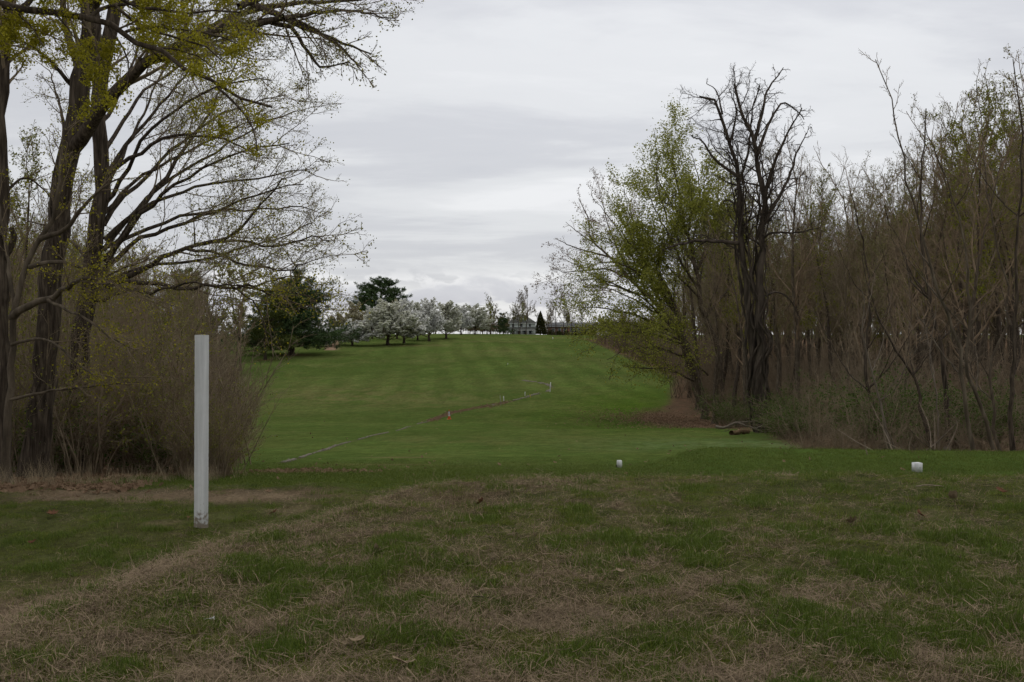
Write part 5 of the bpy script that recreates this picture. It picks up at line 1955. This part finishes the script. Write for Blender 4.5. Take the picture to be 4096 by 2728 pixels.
def utility_pole():
    p = at(490.6, 348)
    e = empty("utility_pole", p)
    zt = CZ - (304.6 - HV) / F * 348 - p[2]
    g = Geo()
    g.tubes(np.array([[[0, 0, -.2], [0, 0, zt * .5], [0, 0, zt], [0, 0, zt + .01]]]), np.array([[.19, .16, .13, .001]]), 10)
    g.build("shaft", BARK_DARK, e)
    za = CZ - (312.6 - HV) / F * 348 - p[2]
    Geo().box((-.6, -.32, za - .09), (2.0, -.15, za + .09)).build("crossarm", BARK_DARK, e, False)
    g = Geo()
    g.tubes(np.array([[[.5, -.3, za - 1.3], [.5, -.3, za - 1.25], [.5, -.3, za - .45], [.5, -.3, za - .4]]]), np.array([[.01, .22, .22, .01]]), 10)
    g.build("transformer", plain("transformer_grey", (.2, .2, .2)), e)
    tag(e, "wooden utility pole with one crossarm on the skyline", "utility pole")
    top = np.array(p) + [0, 0, zt]
    for k, (a, b, lab) in enumerate(((top + [0, 0, -.2], pt(250, 303, 330), "upper power line running left from the utility pole behind the pine"), (top + [0, 0, -.9], pt(250, 306, 330), "lower power line running left from the utility pole behind the pine"),
                                     (top + [.6, 0, -2.8], pt(680, 320, 340), "upper power line running right from the crossarm past the house"), (top + [0, 0, -6.6], pt(680, 330, 345), "low cable running right from the pole across the house front"))):
        t = np.linspace(0, 1, 16)[:, None]
        P = a * (1 - t) + b * t - np.array([0, 0, 1]) * (4 * t * (1 - t)) * .9
        g = Geo()
        g.tubes((P - a)[None], np.full((1, 16), .035), 4)
        o = g.build("power_line", plain("wire_dark", (.05, .05, .05)))
        o.location = a
        tag(o, lab, "power line", "power lines on the skyline")


utility_pole()


def crest_bushes():
    rng = np.random.RandomState(55)
    for u, y, w, h, lab in ((545.5, 378, 2.2, 1.6, "low dark bush right beside the cedar"), (551, 380, 3.0, 1.9, "low dark bush before the left end of the brick building"), (559, 382, 3.2, 1.5, "low bush before the middle of the brick building"),
                            (567, 378, 2.6, 1.7, "low bush below the brick pier"), (576, 384, 3.4, 1.3, "low bush before the wide window of the brick building"), (585, 380, 3.6, 2.2, "brown bush at the right end of the brick building")):
        e = empty("crest_bush", at(u, y))
        n = 1500
        d = norm(rng.normal(size=(n, 3)))
        d[:, 2] = np.abs(d[:, 2])
        r = rng.uniform(.4, 1, n)[:, None] * (.8 + .4 * vnoise(d[:, 0] * 3, d[:, 1] * 3, int(u)))[:, None]
        g = Geo()
        g.kites(d * r * [w / 2, w / 2, h] + [0, 0, .15], .28, rng, .2)
        g.build("crown", CEDAR, e, False)
        g = Geo()
        g.tubes(np.array([[[0, 0, -.1], [.05, 0, h * .4], [.0, 0, h * .7]]]), np.array([[.06, .05, .02]]), 5)
        g.build("trunk", BARK_DARK, e)
        tag(e, lab, "bush", "bushes before the brick building")


crest_bushes()


def far_scrub():
    rng = np.random.RandomState(66)
    f = [bare_tree(161, 9, .03, .2, (30, 60), None, BARK_TWIG, BARK_DARK, 12, (7, 5, 3), (.06, .05, .04)), bare_tree(162, 8, .03, .2, (30, 55), LEAF_BUD, BARK_RED, BARK_DARK, 12, (7, 5, 3), (.06, .05, .04), 2500, .25)]
    hs = [measure(q)[0] for q in f]
    jt = layers_of(f)
    for q in f:
        for c in list(q.children_recursive) + [q]:
            bpy.data.objects.remove(c)
    n = 400
    u = np.concatenate([rng.uniform(255, 640, 130), rng.uniform(330, 490, 70), rng.uniform(478, 508, 30), rng.uniform(615, 1080, 120), rng.uniform(-40, 250, 50)])
    y = np.concatenate([rng.uniform(400, 470, 230), rng.uniform(240, 320, 170)])
    x = (u - 512) / F * y
    k = rng.randint(0, 2, n)
    H = rng.uniform(4.5, 8.5, n) * np.where(u < 440, 1.25, 1)
    scatter("skyline_woods", "distant band of bare scrub and trees along the skyline", np.c_[x, y, height(x, y) - .1], np.c_[np.zeros((n, 2)), rng.uniform(0, 6.28, n)], H / np.array(hs)[k], k, jt)


far_scrub()


def straw_heap():
    rng = np.random.RandomState(8)
    w = [blades(rng, 14, .06, .16, .006, 1, "straw_wisp", STRAW, True, 6, .6) for _ in range(3)]
    n = 700
    a = at(752, 20.5)
    x = a[0] + rng.normal(0, .28, n) + np.where(rng.rand(n) < .35, rng.uniform(0, .9, n), 0)
    y = a[1] + rng.normal(0, .35, n)
    z = height(x, y) + np.abs(rng.normal(0, .04, n)) + .10 * np.exp(-((x - a[0]) / .35) ** 2)
    scatter("straw_heap", "heap of raked brown straw behind the tee", np.c_[x, y, z], np.c_[rng.normal(0, .3, (n, 2)), rng.uniform(0, 6.28, n)], rng.uniform(.6, 1.2, n), rng.randint(0, 3, n), w)


straw_heap()
